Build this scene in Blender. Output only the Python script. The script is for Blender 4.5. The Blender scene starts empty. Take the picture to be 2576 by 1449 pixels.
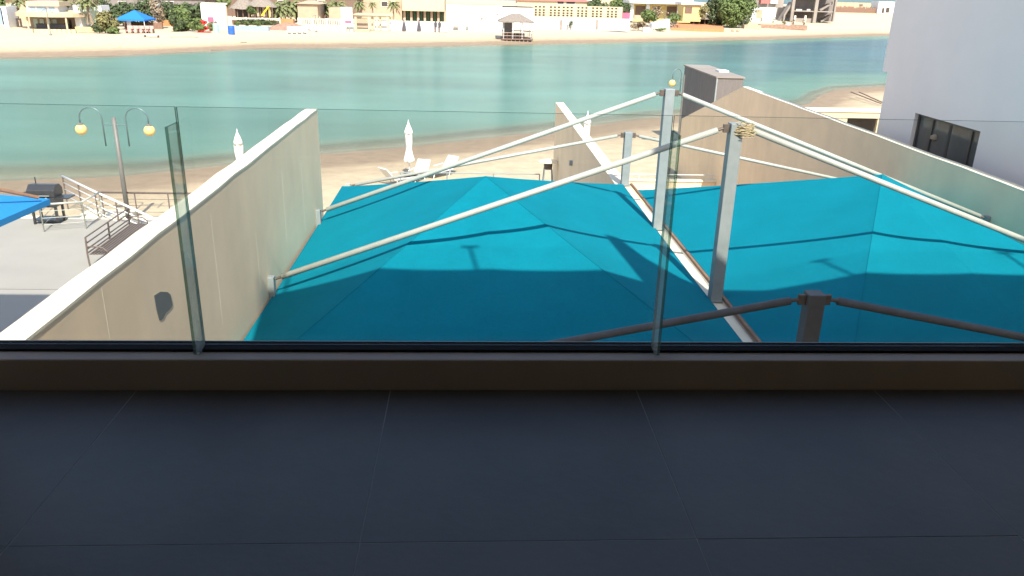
import bpy, math, random
from mathutils import Vector
random.seed(7)
S = bpy.context.scene
COL = S.collection

# ------------------------------------------------------------------ camera
HC = 9.0                      # eye height above the sea
PITCH, YAW, ROLL = math.radians(20.6), math.radians(3.25), math.radians(1.5)
FPX = 2010.0                  # focal length for a 2576 px wide picture
FW = Vector((math.sin(YAW)*math.cos(PITCH), math.cos(YAW)*math.cos(PITCH), -math.sin(PITCH)))
R0 = Vector((math.cos(YAW), -math.sin(YAW), 0)); U0 = R0.cross(FW)
RT = R0*math.cos(ROLL) + U0*math.sin(ROLL)
UP = -R0*math.sin(ROLL) + U0*math.cos(ROLL)
cd = bpy.data.cameras.new('camera'); cam = bpy.data.objects.new('camera', cd); COL.objects.link(cam)
cd.sensor_width = 36.0; cd.lens = 36.0*FPX/2576.0; cd.clip_start = 0.05; cd.clip_end = 20000
from mathutils import Matrix
cam.matrix_world = Matrix(((RT.x, UP.x, -FW.x, 0), (RT.y, UP.y, -FW.y, 0), (RT.z, UP.z, -FW.z, HC), (0, 0, 0, 1)))
S.camera = cam

# ------------------------------------------------------------------ light
SUN = Vector((0.15, -1.0, 1.08)).normalized()
w = bpy.data.worlds.new('World'); S.world = w; w.use_nodes = True
nt = w.node_tree; bg = nt.nodes['Background']
sk = nt.nodes.new('ShaderNodeTexSky'); sk.sky_type = 'NISHITA'; sk.sun_disc = False
sk.sun_elevation = math.asin(SUN.z); sk.sun_rotation = math.atan2(SUN.x, SUN.y)
sk.air_density = 1.0; sk.dust_density = 1.6; sk.ozone_density = 1.4
nt.links.new(sk.outputs[0], bg.inputs[0]); bg.inputs[1].default_value = 0.15
sd = bpy.data.lights.new('sun', 'SUN'); so = bpy.data.objects.new('sun', sd); COL.objects.link(so)
sd.energy = 4.3; sd.angle = math.radians(0.5); sd.color = (1.0, 0.95, 0.86)
so.rotation_euler = SUN.to_track_quat('Z', 'Y').to_euler()
vs = S.view_settings; S.display_settings.display_device = 'sRGB'
vs.view_transform = 'Standard'; vs.look = 'None'; vs.gamma = 1.0; vs.use_curve_mapping = False
vs.exposure = 0.95

# ------------------------------------------------------------------ surveying helpers
def ray(x, y): return (FW*FPX + RT*(x-1288) + UP*(724.5-y))
EYE = Vector((0, 0, HC))
def at(x, y, z):
    d = ray(x, y); return EYE + d*((z-HC)/d.z)
def aty(x, y, Y):
    d = ray(x, y); return EYE + d*(Y/d.y)

# ------------------------------------------------------------------ materials
def mat(name, col, rough=0.8, var=0.12, scale=3.0, metal=0.0, bump=0.0, bscale=40.0, spec=0.5, stretch=None, sub=None):
    m = bpy.data.materials.new(name); m.use_nodes = True
    n = m.node_tree.nodes; L = m.node_tree.links; b = n['Principled BSDF']
    b.inputs['Roughness'].default_value = rough; b.inputs['Metallic'].default_value = metal
    b.inputs['Specular IOR Level'].default_value = spec
    tc = n.new('ShaderNodeTexCoord'); mp = n.new('ShaderNodeMapping')
    L.new(tc.outputs['Object'], mp.inputs[0])
    if stretch: mp.inputs['Scale'].default_value = stretch
    no = n.new('ShaderNodeTexNoise'); no.inputs['Scale'].default_value = scale; no.inputs['Detail'].default_value = 6
    no.inputs['Roughness'].default_value = 0.6
    L.new(mp.outputs[0], no.inputs['Vector'])
    rp = n.new('ShaderNodeValToRGB'); e = rp.color_ramp.elements
    e[0].position = 0.3; e[1].position = 0.7
    e[0].color = tuple(c*(1-var) for c in col) + (1,); e[1].color = tuple(min(1, c*(1+var)) for c in col) + (1,)
    L.new(no.outputs['Fac'], rp.inputs[0]); L.new(rp.outputs[0], b.inputs['Base Color'])
    if bump:
        n2 = n.new('ShaderNodeTexNoise'); n2.inputs['Scale'].default_value = bscale; n2.inputs['Detail'].default_value = 4
        L.new(tc.outputs['Object'], n2.inputs['Vector'])
        bp = n.new('ShaderNodeBump'); bp.inputs['Strength'].default_value = bump; bp.inputs['Distance'].default_value = 0.02
        L.new(n2.outputs['Fac'], bp.inputs['Height']); L.new(bp.outputs[0], b.inputs['Normal'])
    m['ramp'] = 1
    return m

def stucco(name, col, streak=0.14):
    """rendered wall with vertical run marks and blotches"""
    m = mat(name, col, 0.9, 0.07, 0.9, bump=0.06, bscale=60)
    n = m.node_tree.nodes; L = m.node_tree.links; b = n['Principled BSDF']
    src = b.inputs['Base Color'].links[0].from_socket
    tc = n.new('ShaderNodeTexCoord'); mp = n.new('ShaderNodeMapping'); mp.inputs['Scale'].default_value = (1, 1, 0.05)
    L.new(tc.outputs['Object'], mp.inputs[0])
    no = n.new('ShaderNodeTexNoise'); no.inputs['Scale'].default_value = 3.0; no.inputs['Detail'].default_value = 7
    L.new(mp.outputs[0], no.inputs['Vector'])
    rp = n.new('ShaderNodeValToRGB'); e = rp.color_ramp.elements
    e[0].position = 0.38; e[0].color = (1-streak, 1-streak*0.9, 1-streak*0.8, 1)
    e[1].position = 0.68; e[1].color = (1.08, 1.06, 1.02, 1)
    L.new(no.outputs['Fac'], rp.inputs[0])
    mx = n.new('ShaderNodeMix'); mx.data_type = 'RGBA'; mx.blend_type = 'MULTIPLY'; mx.inputs[0].default_value = 0.45
    L.new(src, mx.inputs[6]); L.new(rp.outputs[0], mx.inputs[7]); L.new(mx.outputs[2], b.inputs['Base Color'])
    return m

def glassy(name, tint, gloss=0.06, flat=None):
    m = bpy.data.materials.new(name); m.use_nodes = True
    n = m.node_tree.nodes; L = m.node_tree.links; n.clear()
    out = n.new('ShaderNodeOutputMaterial'); mx = n.new('ShaderNodeMixShader')
    tr = n.new('ShaderNodeBsdfTransparent'); tr.inputs[0].default_value = tint + (1,)
    gl = n.new('ShaderNodeBsdfGlossy'); gl.inputs['Roughness'].default_value = 0.02
    lw_ = n.new('ShaderNodeLayerWeight'); pw = n.new('ShaderNodeMath'); pw.operation = 'POWER'; pw.inputs[1].default_value = 5
    L.new(lw_.outputs['Facing'], pw.inputs[0]); fr = n.new('ShaderNodeMath'); fr.operation = 'MULTIPLY_ADD'; fr.inputs[1].default_value = 0.9; fr.inputs[2].default_value = 0.03
    L.new(pw.outputs[0], fr.inputs[0])
    # faint dried water marks: a little diffuse on top
    df = n.new('ShaderNodeBsdfDiffuse'); df.inputs[0].default_value = (0.7, 0.75, 0.75, 1)
    tc = n.new('ShaderNodeTexCoord'); no = n.new('ShaderNodeTexNoise'); no.inputs['Scale'].default_value = 1.8; no.inputs['Detail'].default_value = 8
    L.new(tc.outputs['Object'], no.inputs['Vector'])
    mr = n.new('ShaderNodeMapRange'); mr.inputs[1].default_value = 0.35; mr.inputs[2].default_value = 0.75; mr.inputs[3].default_value = gloss*0.1; mr.inputs[4].default_value = gloss*0.6
    L.new(no.outputs['Fac'], mr.inputs[0])
    m2 = n.new('ShaderNodeMixShader')
    L.new(mr.outputs[0], m2.inputs[0]); L.new(tr.outputs[0], m2.inputs[1]); L.new(df.outputs[0], m2.inputs[2])
    if flat is None: L.new(fr.outputs[0], mx.inputs[0])
    else: mx.inputs[0].default_value = flat
    L.new(m2.outputs[0], mx.inputs[1]); L.new(gl.outputs[0], mx.inputs[2])
    L.new(mx.outputs[0], out.inputs[0])
    return m

M = {}
M['wall'] = stucco('beige_render', (0.87, 0.66, 0.43), 0.05)
M['coping'] = mat('white_coping', (0.74, 0.66, 0.50), 0.8, 0.04, 2.0, bump=0.1)
M['curb'] = stucco('brown_render', (0.42, 0.335, 0.285), 0.15)
M['tile'] = mat('grey_porcelain', (0.082, 0.068, 0.059), 0.5, 0.24, 1.6, bump=0.05, bscale=25)
M['tile2'] = mat('grey_porcelain_dark', (0.072, 0.060, 0.054), 0.5, 0.22, 2.3, bump=0.05, bscale=25)
M['tile3'] = mat('grey_porcelain_light', (0.092, 0.075, 0.064), 0.5, 0.22, 1.1, bump=0.05, bscale=25)
M['grout'] = mat('pale_grout', (0.26, 0.25, 0.24), 0.9, 0.1)
M['channel'] = mat('black_aluminium', (0.012, 0.010, 0.010), 0.85, 0.1, spec=0.1)
M['gasket'] = mat('silver_gasket', (0.35, 0.36, 0.36), 0.5, 0.1, 30)
M['glass'] = glassy('clear_glass', (0.982, 0.992, 0.988), 0.03)
M['finglass'] = glassy('fin_glass', (0.90, 0.955, 0.93), 0.8, 0.08)
M['topedge'] = glassy('dark_glass_edge', (0.12, 0.20, 0.18), 0.2, 0.04)
M['edge'] = glassy('green_glass_edge', (0.34, 0.47, 0.41), 0.3, 0.06)
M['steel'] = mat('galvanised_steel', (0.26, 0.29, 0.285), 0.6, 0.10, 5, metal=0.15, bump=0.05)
M['pipe'] = mat('painted_pipe', (0.42, 0.43, 0.375), 0.5, 0.08, 6, metal=0.05)
M['shadesteel'] = mat('shade_darkened_steel', (0.105, 0.10, 0.10), 0.6, 0.2, 6)  # darker copy of the frame steel; shade on nearest post and pipes painted in
M['bolt'] = mat('rusty_steel', (0.14, 0.11, 0.09), 0.6, 0.3, 20, metal=0.4)
M['rope'] = mat('frayed_rope', (0.42, 0.34, 0.20), 0.9, 0.3, 20)
M['rust'] = mat('brown_timber', (0.22, 0.12, 0.07), 0.7, 0.25, 8)
M['white'] = mat('white_paint', (0.64, 0.63, 0.61), 0.7, 0.04, 2)
M['cream'] = mat('cream_paint', (0.50, 0.42, 0.27), 0.8, 0.06, 1)
M['creamroof'] = mat('cream_roof', (0.50, 0.39, 0.25), 0.8, 0.08, 1)
M['yellow'] = mat('yellow_paint', (0.58, 0.47, 0.20), 0.8, 0.06, 1)
M['yellowp'] = mat('bright_yellow_plastic', (0.75, 0.58, 0.02), 0.5, 0.05)
M['dark'] = mat('dark_interior', (0.055, 0.042, 0.035), 0.7, 0.2)
M['brown'] = mat('brown_wood', (0.16, 0.10, 0.07), 0.7, 0.2, 4)
M['concrete'] = mat('raw_concrete', (0.26, 0.225, 0.19), 0.9, 0.15, 0.6)
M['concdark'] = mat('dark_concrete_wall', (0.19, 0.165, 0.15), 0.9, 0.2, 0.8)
M['grey'] = mat('dark_grey_board', (0.14, 0.122, 0.112), 0.7, 0.14, 3, stretch=(4, 1, 0.4))
M['shutter'] = mat('window_bronze', (0.06, 0.052, 0.045), 0.4, 0.1)
M['pane'] = mat('window_pane', (0.10, 0.105, 0.10), 0.12, 0.3, 1.2)
M['bluegrey'] = mat('blue_grey_paint', (0.25, 0.33, 0.42), 0.6, 0.1)
M['lilac'] = mat('white_villa_paint', (0.90, 0.80, 0.72), 0.85, 0.03, 0.6, bump=0.05)
M['paleglass'] = mat('pale_green_glass', (0.48, 0.56, 0.44), 0.25, 0.08)
M['redroof'] = mat('red_roof_tiles', (0.42, 0.13, 0.11), 0.8, 0.2, 3)
M['mauve'] = mat('mauve_roof', (0.30, 0.15, 0.17), 0.8, 0.2, 2)
M['thatch'] = mat('grey_thatch', (0.22, 0.185, 0.15), 1.0, 0.25, 4, bump=0.3)
M['reed'] = mat('reed_fence', (0.22, 0.13, 0.09), 1.0, 0.35, 3, stretch=(4, 1, 0.6))
M['greencloth'] = mat('green_curtain', (0.05, 0.25, 0.13), 0.9, 0.25, 3, stretch=(3, 1, 0.3))
M['canvas'] = mat('sand_canvas', (0.42, 0.31, 0.21), 0.9, 0.1, 1)
M['terracotta'] = mat('orange_clay', (0.48, 0.20, 0.08), 0.9, 0.12, 1)
M['mound'] = mat('brown_gravel', (0.27, 0.17, 0.12), 1.0, 0.25, 2, bump=0.4)
M['blue'] = mat('blue_canvas', (0.010, 0.16, 0.55), 0.8, 0.1, 6)
M['bluecloth'] = mat('blue_shade_net', (0.005, 0.20, 0.50), 0.8, 0.18, 60)
M['bin'] = mat('blue_plastic', (0.02, 0.10, 0.42), 0.5, 0.05)
M['red'] = mat('red_plastic', (0.62, 0.02, 0.015), 0.5, 0.05)
M['mint'] = mat('mint_plastic', (0.30, 0.68, 0.48), 0.5, 0.05)
M['pinksign'] = mat('pink_sign', (0.68, 0.10, 0.18), 0.6, 0.1)
M['pinkch'] = mat('pale_pink_plastic', (0.55, 0.33, 0.29), 0.5, 0.05)
M['grill'] = mat('black_enamel', (0.035, 0.037, 0.040), 0.35, 0.15, 6)
M['brownsteel'] = mat('brown_steel', (0.15, 0.115, 0.095), 0.6, 0.2, 12, metal=0.1)
M['globe'] = mat('yellow_globe', (0.80, 0.55, 0.20), 0.4, 0.05)
M['polegrey'] = mat('lamp_post_grey', (0.15, 0.145, 0.13), 0.5, 0.1, 8)
M['armteal'] = mat('lamp_arm_teal', (0.13, 0.20, 0.20), 0.35, 0.1, 8, metal=0.3)
M['parasol'] = mat('white_parasol_cloth', (0.80, 0.78, 0.70), 0.9, 0.06, 6)
M['charcoal'] = mat('charcoal_cloth', (0.07, 0.065, 0.075), 0.9, 0.1)
M['deck'] = mat('pale_stone_deck', (0.325, 0.305, 0.265), 0.8, 0.06, 0.6, bump=0.05)
M['joint'] = mat('pale_run_mark', (0.78, 0.68, 0.50), 0.9, 0.1, 6)
M['patch'] = mat('grey_mortar', (0.15, 0.155, 0.14), 0.9, 0.08, 12)
M['trunk'] = mat('bark', (0.16, 0.11, 0.075), 0.9, 0.25, 4)
M['palmtrunk'] = mat('palm_bark', (0.26, 0.19, 0.13), 0.95, 0.3, 6)
M['leafd'] = mat('dark_foliage', (0.060, 0.085, 0.030), 0.8, 0.45, 0.9)
M['leafm'] = mat('green_foliage', (0.105, 0.145, 0.040), 0.8, 0.45, 0.9)
M['leafo'] = mat('olive_foliage', (0.18, 0.165, 0.060), 0.8, 0.35, 0.9)
M['palm'] = mat('palm_frond', (0.15, 0.165, 0.060), 0.75, 0.4, 1.2)
M['dry'] = mat('dry_brush', (0.25, 0.19, 0.12), 0.9, 0.3, 2)

# teal knitted shade net
def netmat():
    m = mat('teal_shade_net', (0.003, 0.180, 0.240), 1.0, 0.07, 1.3, spec=0.05)
    n = m.node_tree.nodes; L = m.node_tree.links; b = n['Principled BSDF']
    src = b.inputs['Base Color'].links[0].from_socket
    tc = n.new('ShaderNodeTexCoord'); no = n.new('ShaderNodeTexNoise'); no.inputs['Scale'].default_value = 22; no.inputs['Detail'].default_value = 9; no.inputs['Roughness'].default_value = 0.85
    L.new(tc.outputs['Object'], no.inputs['Vector'])
    mr = n.new('ShaderNodeMapRange'); mr.inputs[1].default_value = 0.3; mr.inputs[2].default_value = 0.7; mr.inputs[3].default_value = 0.80; mr.inputs[4].default_value = 1.20
    L.new(no.outputs['Fac'], mr.inputs[0])
    mx = n.new('ShaderNodeMix'); mx.data_type = 'RGBA'; mx.blend_type = 'MULTIPLY'; mx.inputs[0].default_value = 1
    L.new(src, mx.inputs[6]); L.new(mr.outputs[0], mx.inputs[7]); L.new(mx.outputs[2], b.inputs['Base Color'])
    wv = n.new('ShaderNodeTexWave'); wv.inputs['Scale'].default_value = 25; wv.bands_direction = 'X'; wv.inputs['Distortion'].default_value = 1.0
    L.new(tc.outputs['Object'], wv.inputs['Vector'])
    bp = n.new('ShaderNodeBump'); bp.inputs['Strength'].default_value = 0.15; bp.inputs['Distance'].default_value = 0.01
    L.new(wv.outputs['Fac'], bp.inputs['Height']); L.new(bp.outputs[0], b.inputs['Normal'])
    return m
M['net'] = netmat()

# ------------------------------------------------------------------ mesh builder
class MB:
    def __init__(s): s.v = []; s.f = []; s.mi = []
    def add(s, v, f, mi=0):
        o = len(s.v); s.v += [tuple(p) for p in v]
        for q in f: s.f.append(tuple(i+o for i in q)); s.mi.append(mi)
        return s
    def box(s, x0, x1, y0, y1, z0, z1, mi=0):
        v = [(x0,y0,z0),(x1,y0,z0),(x1,y1,z0),(x0,y1,z0),(x0,y0,z1),(x1,y0,z1),(x1,y1,z1),(x0,y1,z1)]
        return s.add(v, [(0,3,2,1),(4,5,6,7),(0,1,5,4),(1,2,6,5),(2,3,7,6),(3,0,4,7)], mi)
    def tube(s, pts, r, n=8, r1=None, caps=True):
        pts = [Vector(p) for p in pts]; k = len(pts); r1 = r if r1 is None else r1
        V = []; prev = None
        for i, p in enumerate(pts):
            d = (pts[min(i+1, k-1)] - pts[max(i-1, 0)]).normalized()
            if prev is None: a = d.orthogonal().normalized()
            else:
                a = prev - d*prev.dot(d); a.normalize()
            prev = a; b = d.cross(a); rr = r + (r1-r)*i/(k-1)
            for j in range(n):
                t = 2*math.pi*j/n; V.append(p + a*math.cos(t)*rr + b*math.sin(t)*rr)
        Fc = [(i*n+j, i*n+(j+1) % n, (i+1)*n+(j+1) % n, (i+1)*n+j) for i in range(k-1) for j in range(n)]
        if caps: Fc += [tuple(range(n-1, -1, -1)), tuple(range((k-1)*n, k*n))]
        return s.add(V, Fc)
    def lathe(s, prof, c=(0, 0, 0), n=14, wob=0):
        V = []; 
        for i, (r, z) in enumerate(prof):
            for j in range(n):
                t = 2*math.pi*j/n; rr = r*(1+wob*math.sin(4*t+i*0.7))
                V.append((c[0]+rr*math.cos(t), c[1]+rr*math.sin(t), c[2]+z))
        k = len(prof)
        Fc = [(i*n+j, i*n+(j+1) % n, (i+1)*n+(j+1) % n, (i+1)*n+j) for i in range(k-1) for j in range(n)]
        Fc += [tuple(range(n-1, -1, -1)), tuple(range((k-1)*n, k*n))]
        return s.add(V, Fc)
    def bar(s, a, b, w, h):
        """rectangular bar from a to b"""
        a = Vector(a); b = Vector(b); d = (b-a).normalized()
        sd_ = d.cross(Vector((0, 0, 1)))
        if sd_.length < 1e-3: sd_ = Vector((1, 0, 0))
        sd_.normalize(); up = sd_.cross(d)
        V = []
        for p in (a, b):
            for (i, j) in ((-1,-1),(1,-1),(1,1),(-1,1)): V.append(p + sd_*i*w/2 + up*j*h/2)
        return s.add(V, [(0,1,2,3),(7,6,5,4),(0,4,5,1),(1,5,6,2),(2,6,7,3),(3,7,4,0)])
    def build(s, name, m, parent=None, smooth=False, bevel=0, **props):
        o_ = Vector((0, 0, 0)); q = parent
        while q is not None: o_ += q.location; q = q.parent
        me = bpy.data.meshes.new(name)
        me.from_pydata([(x-o_.x, y-o_.y, z-o_.z) for x, y, z in s.v], [], s.f)
        for mm in (m if isinstance(m, (list, tuple)) else [m]): me.materials.append(mm)
        if any(s.mi): me.polygons.foreach_set('material_index', s.mi)
        if smooth: me.polygons.foreach_set('use_smooth', [True]*len(me.polygons))
        me.update()
        o = bpy.data.objects.new(name, me); COL.objects.link(o); o.parent = parent
        if bevel:
            b = o.modifiers.new('bevel', 'BEVEL'); b.width = bevel; b.segments = 2; b.limit_method = 'ANGLE'
        for k_, v_ in props.items(): o[k_] = v_
        return o

def thing(name, label, cat, loc=(0, 0, 0), group=None):
    o = bpy.data.objects.new(name, None); COL.objects.link(o); o.location = loc; o.empty_display_size = 0.2
    o['label'] = label; o['category'] = cat
    if group: o['group'] = group
    return o
def copy_tree(o, parent=None, loc=None, rz=None, label=None):
    c = o.copy(); COL.objects.link(c); c.parent = parent
    if parent is None:
        if loc is not None: c.location = loc
        if rz is not None: c.rotation_euler = (0, 0, rz)
        if label: c['label'] = label
    for ch in o.children: copy_tree(ch, c)
    return c
def box(name, m, parent, x0, x1, y0, y1, z0, z1, bevel=0, **p):
    return MB().box(x0, x1, y0, y1, z0, z1).build(name, m, parent, bevel=bevel, **p)
def tagged(o, label, cat, group=None):
    o['label'] = label; o['category'] = cat
    if group: o['group'] = group
    return o

# ------------------------------------------------------------------ terrain and water
def pl(x, pts):
    if x <= pts[0][0]: return pts[0][1]
    for (a, b), (c, d) in zip(pts, pts[1:]):
        if x <= c: return b + (d-b)*(x-a)/(c-a)
    return pts[-1][1]
NEAR = [(-400, 20), (-60, 33), (-21.9, 37.6), (-16.9, 38.9), (-8.4, 45.0), (-4.3, 47.2), (5.3, 54), (13.8, 61), (24, 66.5), (29.8, 70.5), (33.5, 77), (38, 83), (45.5, 87.0), (60, 91), (300, 120)]
FAR = [(-400, -60), (-100, 62), (-54.2, 98.2), (-43.1, 104), (-30.7, 119.9), (-11.3, 129.2), (7, 140.7), (34.4, 157.5), (59.6, 172.7), (103.9, 205), (160, 228), (500, 330)]
BACK = [(-400, 700), (-60, 600), (60, 560), (85, 430), (200, 460), (500, 560)]
def wob(x, y): return 0.5*math.sin(x*0.31+y*0.11)+0.35*math.sin(x*0.83-y*0.27+1)+0.25*math.sin(x*1.7+y*1.3)
def gz(x, y):
    dn = pl(x, NEAR) - y; df = y - pl(x, FAR) + 0.0
    if dn > -200 and df < 0:
        if dn > 0: return min(0.75, 0.045*dn) + 0.02*wob(x*2, y*2)*min(1, dn/3)
        m_ = max(dn, df)       # both negative: between the shores
        return max(-2.2, 0.07*m_)
    db = pl(x, BACK) - y
    if db < 0: return max(-3, 0.2*db)
    z = min(1.0, 0.042*df) + 0.03*wob(x, y)*min(1, df/8)
    if x > 66 and df > 22: z += min(3.6, 0.042*(df-22))*min(1, (x-66)/18)*(1.0)
    return min(z, 0.15*db)
def ground(x, y):
    """picture point on the far bank"""
    Y = 75.0
    while Y < 420:
        p = aty(x, y, Y)
        if p.z <= gz(p.x, p.y) and Y > pl(p.x, FAR): break
        Y += 0.25
    return p

def grid(xs, ys, fz):
    V = [(x, y, fz(x, y)) for y in ys for x in xs]; n = len(xs)
    F_ = [(j*n+i, j*n+i+1, (j+1)*n+i+1, (j+1)*n+i) for j in range(len(ys)-1) for i in range(n-1)]
    return V, F_
def fr(a, b, st): 
    k = int(round((b-a)/st)); return [a + (b-a)*i/k for i in range(k+1)]
def sandmat():
    m = bpy.data.materials.new('beach_sand'); m.use_nodes = True
    n = m.node_tree.nodes; L = m.node_tree.links; b = n['Principled BSDF']; b.inputs['Roughness'].default_value = 0.9
    g = n.new('ShaderNodeNewGeometry'); sp = n.new('ShaderNodeSeparateXYZ'); L.new(g.outputs['Position'], sp.inputs[0])
    no = n.new('ShaderNodeTexNoise'); no.inputs['Scale'].default_value = 0.35; no.inputs['Detail'].default_value = 8
    mp = n.new('ShaderNodeMapping'); mp.inputs['Scale'].default_value = (0.35, 1.6, 1); L.new(g.outputs['Position'], mp.inputs[0]); L.new(mp.outputs[0], no.inputs['Vector'])
    ad = n.new('ShaderNodeMath'); ad.operation = 'MULTIPLY_ADD'; ad.inputs[1].default_value = 0.16; L.new(no.outputs['Fac'], ad.inputs[0]); L.new(sp.outputs['Z'], ad.inputs[2])
    rp = n.new('ShaderNodeValToRGB'); cr = rp.color_ramp; e = cr.elements
    e[0].position = 0.0; e[0].color = (0.42, 0.36, 0.25, 1)
    e[1].position = 1.0; e[1].color = (0.52, 0.425, 0.29, 1)
    for p_, c_ in ((0.05, (0.32, 0.25, 0.165, 1)), (0.10, (0.245, 0.180, 0.112, 1)), (0.27, (0.27, 0.195, 0.122, 1)), (0.36, (0.40, 0.305, 0.19, 1)), (0.58, (0.50, 0.405, 0.262, 1))):
        q = e.new(p_); q.color = c_
    L.new(ad.outputs[0], rp.inputs[0])
    n2 = n.new('ShaderNodeTexNoise'); n2.inputs['Scale'].default_value = 1.3; n2.inputs['Detail'].default_value = 10; n2.inputs['Roughness'].default_value = 0.75
    L.new(g.outputs['Position'], n2.inputs['Vector'])
    mr = n.new('ShaderNodeMapRange'); mr.inputs[1].default_value = 0.3; mr.inputs[2].default_value = 0.7; mr.inputs[3].default_value = 0.80; mr.inputs[4].default_value = 1.16
    L.new(n2.outputs['Fac'], mr.inputs[0])
    mx = n.new('ShaderNodeMix'); mx.data_type = 'RGBA'; mx.blend_type = 'MULTIPLY'; mx.inputs[0].default_value = 1
    L.new(rp.outputs[0], mx.inputs[6]); L.new(mr.outputs[0], mx.inputs[7]); L.new(mx.outputs[2], b.inputs['Base Color'])
    bp = n.new('ShaderNodeBump'); bp.inputs['Strength'].default_value = 0.8; bp.inputs['Distance'].default_value = 0.10
    L.new(n2.outputs['Fac'], bp.inputs['Height']); L.new(bp.outputs[0], b.inputs['Normal'])
    return m
xs = [-6000, -2000, -800, -300] + fr(-150, -62, 4) + fr(-60, 60, 1.2) + fr(62, 240, 3) + [300, 500, 900, 2500, 8000]
ys = [-300, -100, -20, 10] + fr(20, 100, 1.0) + fr(101.5, 260, 1.5) + fr(266, 420, 8) + [500, 560, 620, 720, 1200, 3000, 12000]
V, F_ = grid(xs, ys, gz)
MB().add(V, F_).build('beach_sand', sandmat(), smooth=True, kind='structure')

def watermat():
    m = bpy.data.materials.new('lagoon_water'); m.use_nodes = True
    n = m.node_tree.nodes; L = m.node_tree.links; n.clear()
    out = n.new('ShaderNodeOutputMaterial')
    at_ = n.new('ShaderNodeAttribute'); at_.attribute_name = 'depth'
    g = n.new('ShaderNodeNewGeometry')
    rp = n.new('ShaderNodeValToRGB'); e = rp.color_ramp.elements
    e[0].position = 0.0; e[0].color = (0.26, 0.225, 0.135, 1)
    e[1].position = 1.0; e[1].color = (0.025, 0.100, 0.128, 1)
    for p_, c_ in ((0.07, (0.20, 0.215, 0.135, 1)), (0.20, (0.105, 0.205, 0.155, 1)), (0.60, (0.090, 0.195, 0.152, 1))):
        q = e.new(p_); q.color = c_
    L.new(at_.outputs['Fac'], rp.inputs[0])
    nb = n.new('ShaderNodeTexNoise'); nb.inputs['Scale'].default_value = 0.07; nb.inputs['Detail'].default_value = 5
    mp0 = n.new('ShaderNodeMapping'); mp0.inputs['Scale'].default_value = (0.5, 1.5, 1); L.new(g.outputs['Position'], mp0.inputs[0]); L.new(mp0.outputs[0], nb.inputs['Vector'])
    mr = n.new('ShaderNodeMapRange'); mr.inputs[1].default_value = 0.3; mr.inputs[2].default_value = 0.7; mr.inputs[3].default_value = 0.82; mr.inputs[4].default_value = 1.16
    L.new(nb.outputs['Fac'], mr.inputs[0])
    mx = n.new('ShaderNodeMix'); mx.data_type = 'RGBA'; mx.blend_type = 'MULTIPLY'; mx.inputs[0].default_value = 1
    L.new(rp.outputs[0], mx.inputs[6]); L.new(mr.outputs[0], mx.inputs[7])
    df = n.new('ShaderNodeBsdfDiffuse'); L.new(mx.outputs[2], df.inputs[0])
    tr = n.new('ShaderNodeBsdfTransparent'); tr.inputs[0].default_value = (0.86, 0.95, 0.92, 1)
    tf = n.new('ShaderNodeMapRange'); tf.inputs[1].default_value = 0.0; tf.inputs[2].default_value = 0.16; L.new(at_.outputs['Fac'], tf.inputs[0])
    m1 = n.new('ShaderNodeMixShader'); L.new(tf.outputs[0], m1.inputs[0]); L.new(tr.outputs[0], m1.inputs[1]); L.new(df.outputs[0], m1.inputs[2])
    w1 = n.new('ShaderNodeTexNoise'); w1.inputs['Scale'].default_value = 1.0; w1.inputs['Detail'].default_value = 6; w1.inputs['Roughness'].default_value = 0.68
    mp = n.new('ShaderNodeMapping'); mp.inputs['Scale'].default_value = (0.7, 2.2, 1); mp.inputs['Rotation'].default_value = (0, 0, 0.35)
    L.new(g.outputs['Position'], mp.inputs[0]); L.new(mp.outputs[0], w1.inputs['Vector'])
    bp = n.new('ShaderNodeBump'); bp.inputs['Strength'].default_value = 0.55; bp.inputs['Distance'].default_value = 0.16
    L.new(w1.outputs['Fac'], bp.inputs['Height'])
    gl = n.new('ShaderNodeBsdfGlossy'); gl.inputs['Roughness'].default_value = 0.09; L.new(bp.outputs[0], gl.inputs['Normal'])
    L.new(bp.outputs[0], df.inputs['Normal'])
    fs = n.new('ShaderNodeFresnel'); fs.inputs[0].default_value = 1.33; L.new(bp.outputs[0], fs.inputs['Normal'])
    fm = n.new('ShaderNodeMath'); fm.operation = 'MULTIPLY'; fm.inputs[1].default_value = 0.52; L.new(fs.outputs[0], fm.inputs[0])
    m2 = n.new('ShaderNodeMixShader'); L.new(fm.outputs[0], m2.inputs[0]); L.new(m1.outputs[0], m2.inputs[1]); L.new(gl.outputs[0], m2.inputs[2])
    L.new(m2.outputs[0], out.inputs[0])
    return m
V, F_ = grid(xs, ys[3:], lambda x, y: 0.0)
wo = MB().add(V, F_).build('water', watermat(), kind='structure')
a_ = wo.data.attributes.new('depth', 'FLOAT', 'POINT')
def depth(x, y):
    dn = y - pl(x, NEAR); df = pl(x, FAR) - y
    if df > 0 and dn > -50:
        d = min(dn*1.15, df*1.2)
        return max(0, min(1, min(0.6, d/30) + 0.4*max(0, min(1, (x-8)/60))*min(1, max(0, d)/14)))
    return max(0, min(1, (y - pl(x, BACK))/30))
a_.data.foreach_set('value', [depth(v[0], v[1]) for v in V])

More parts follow.
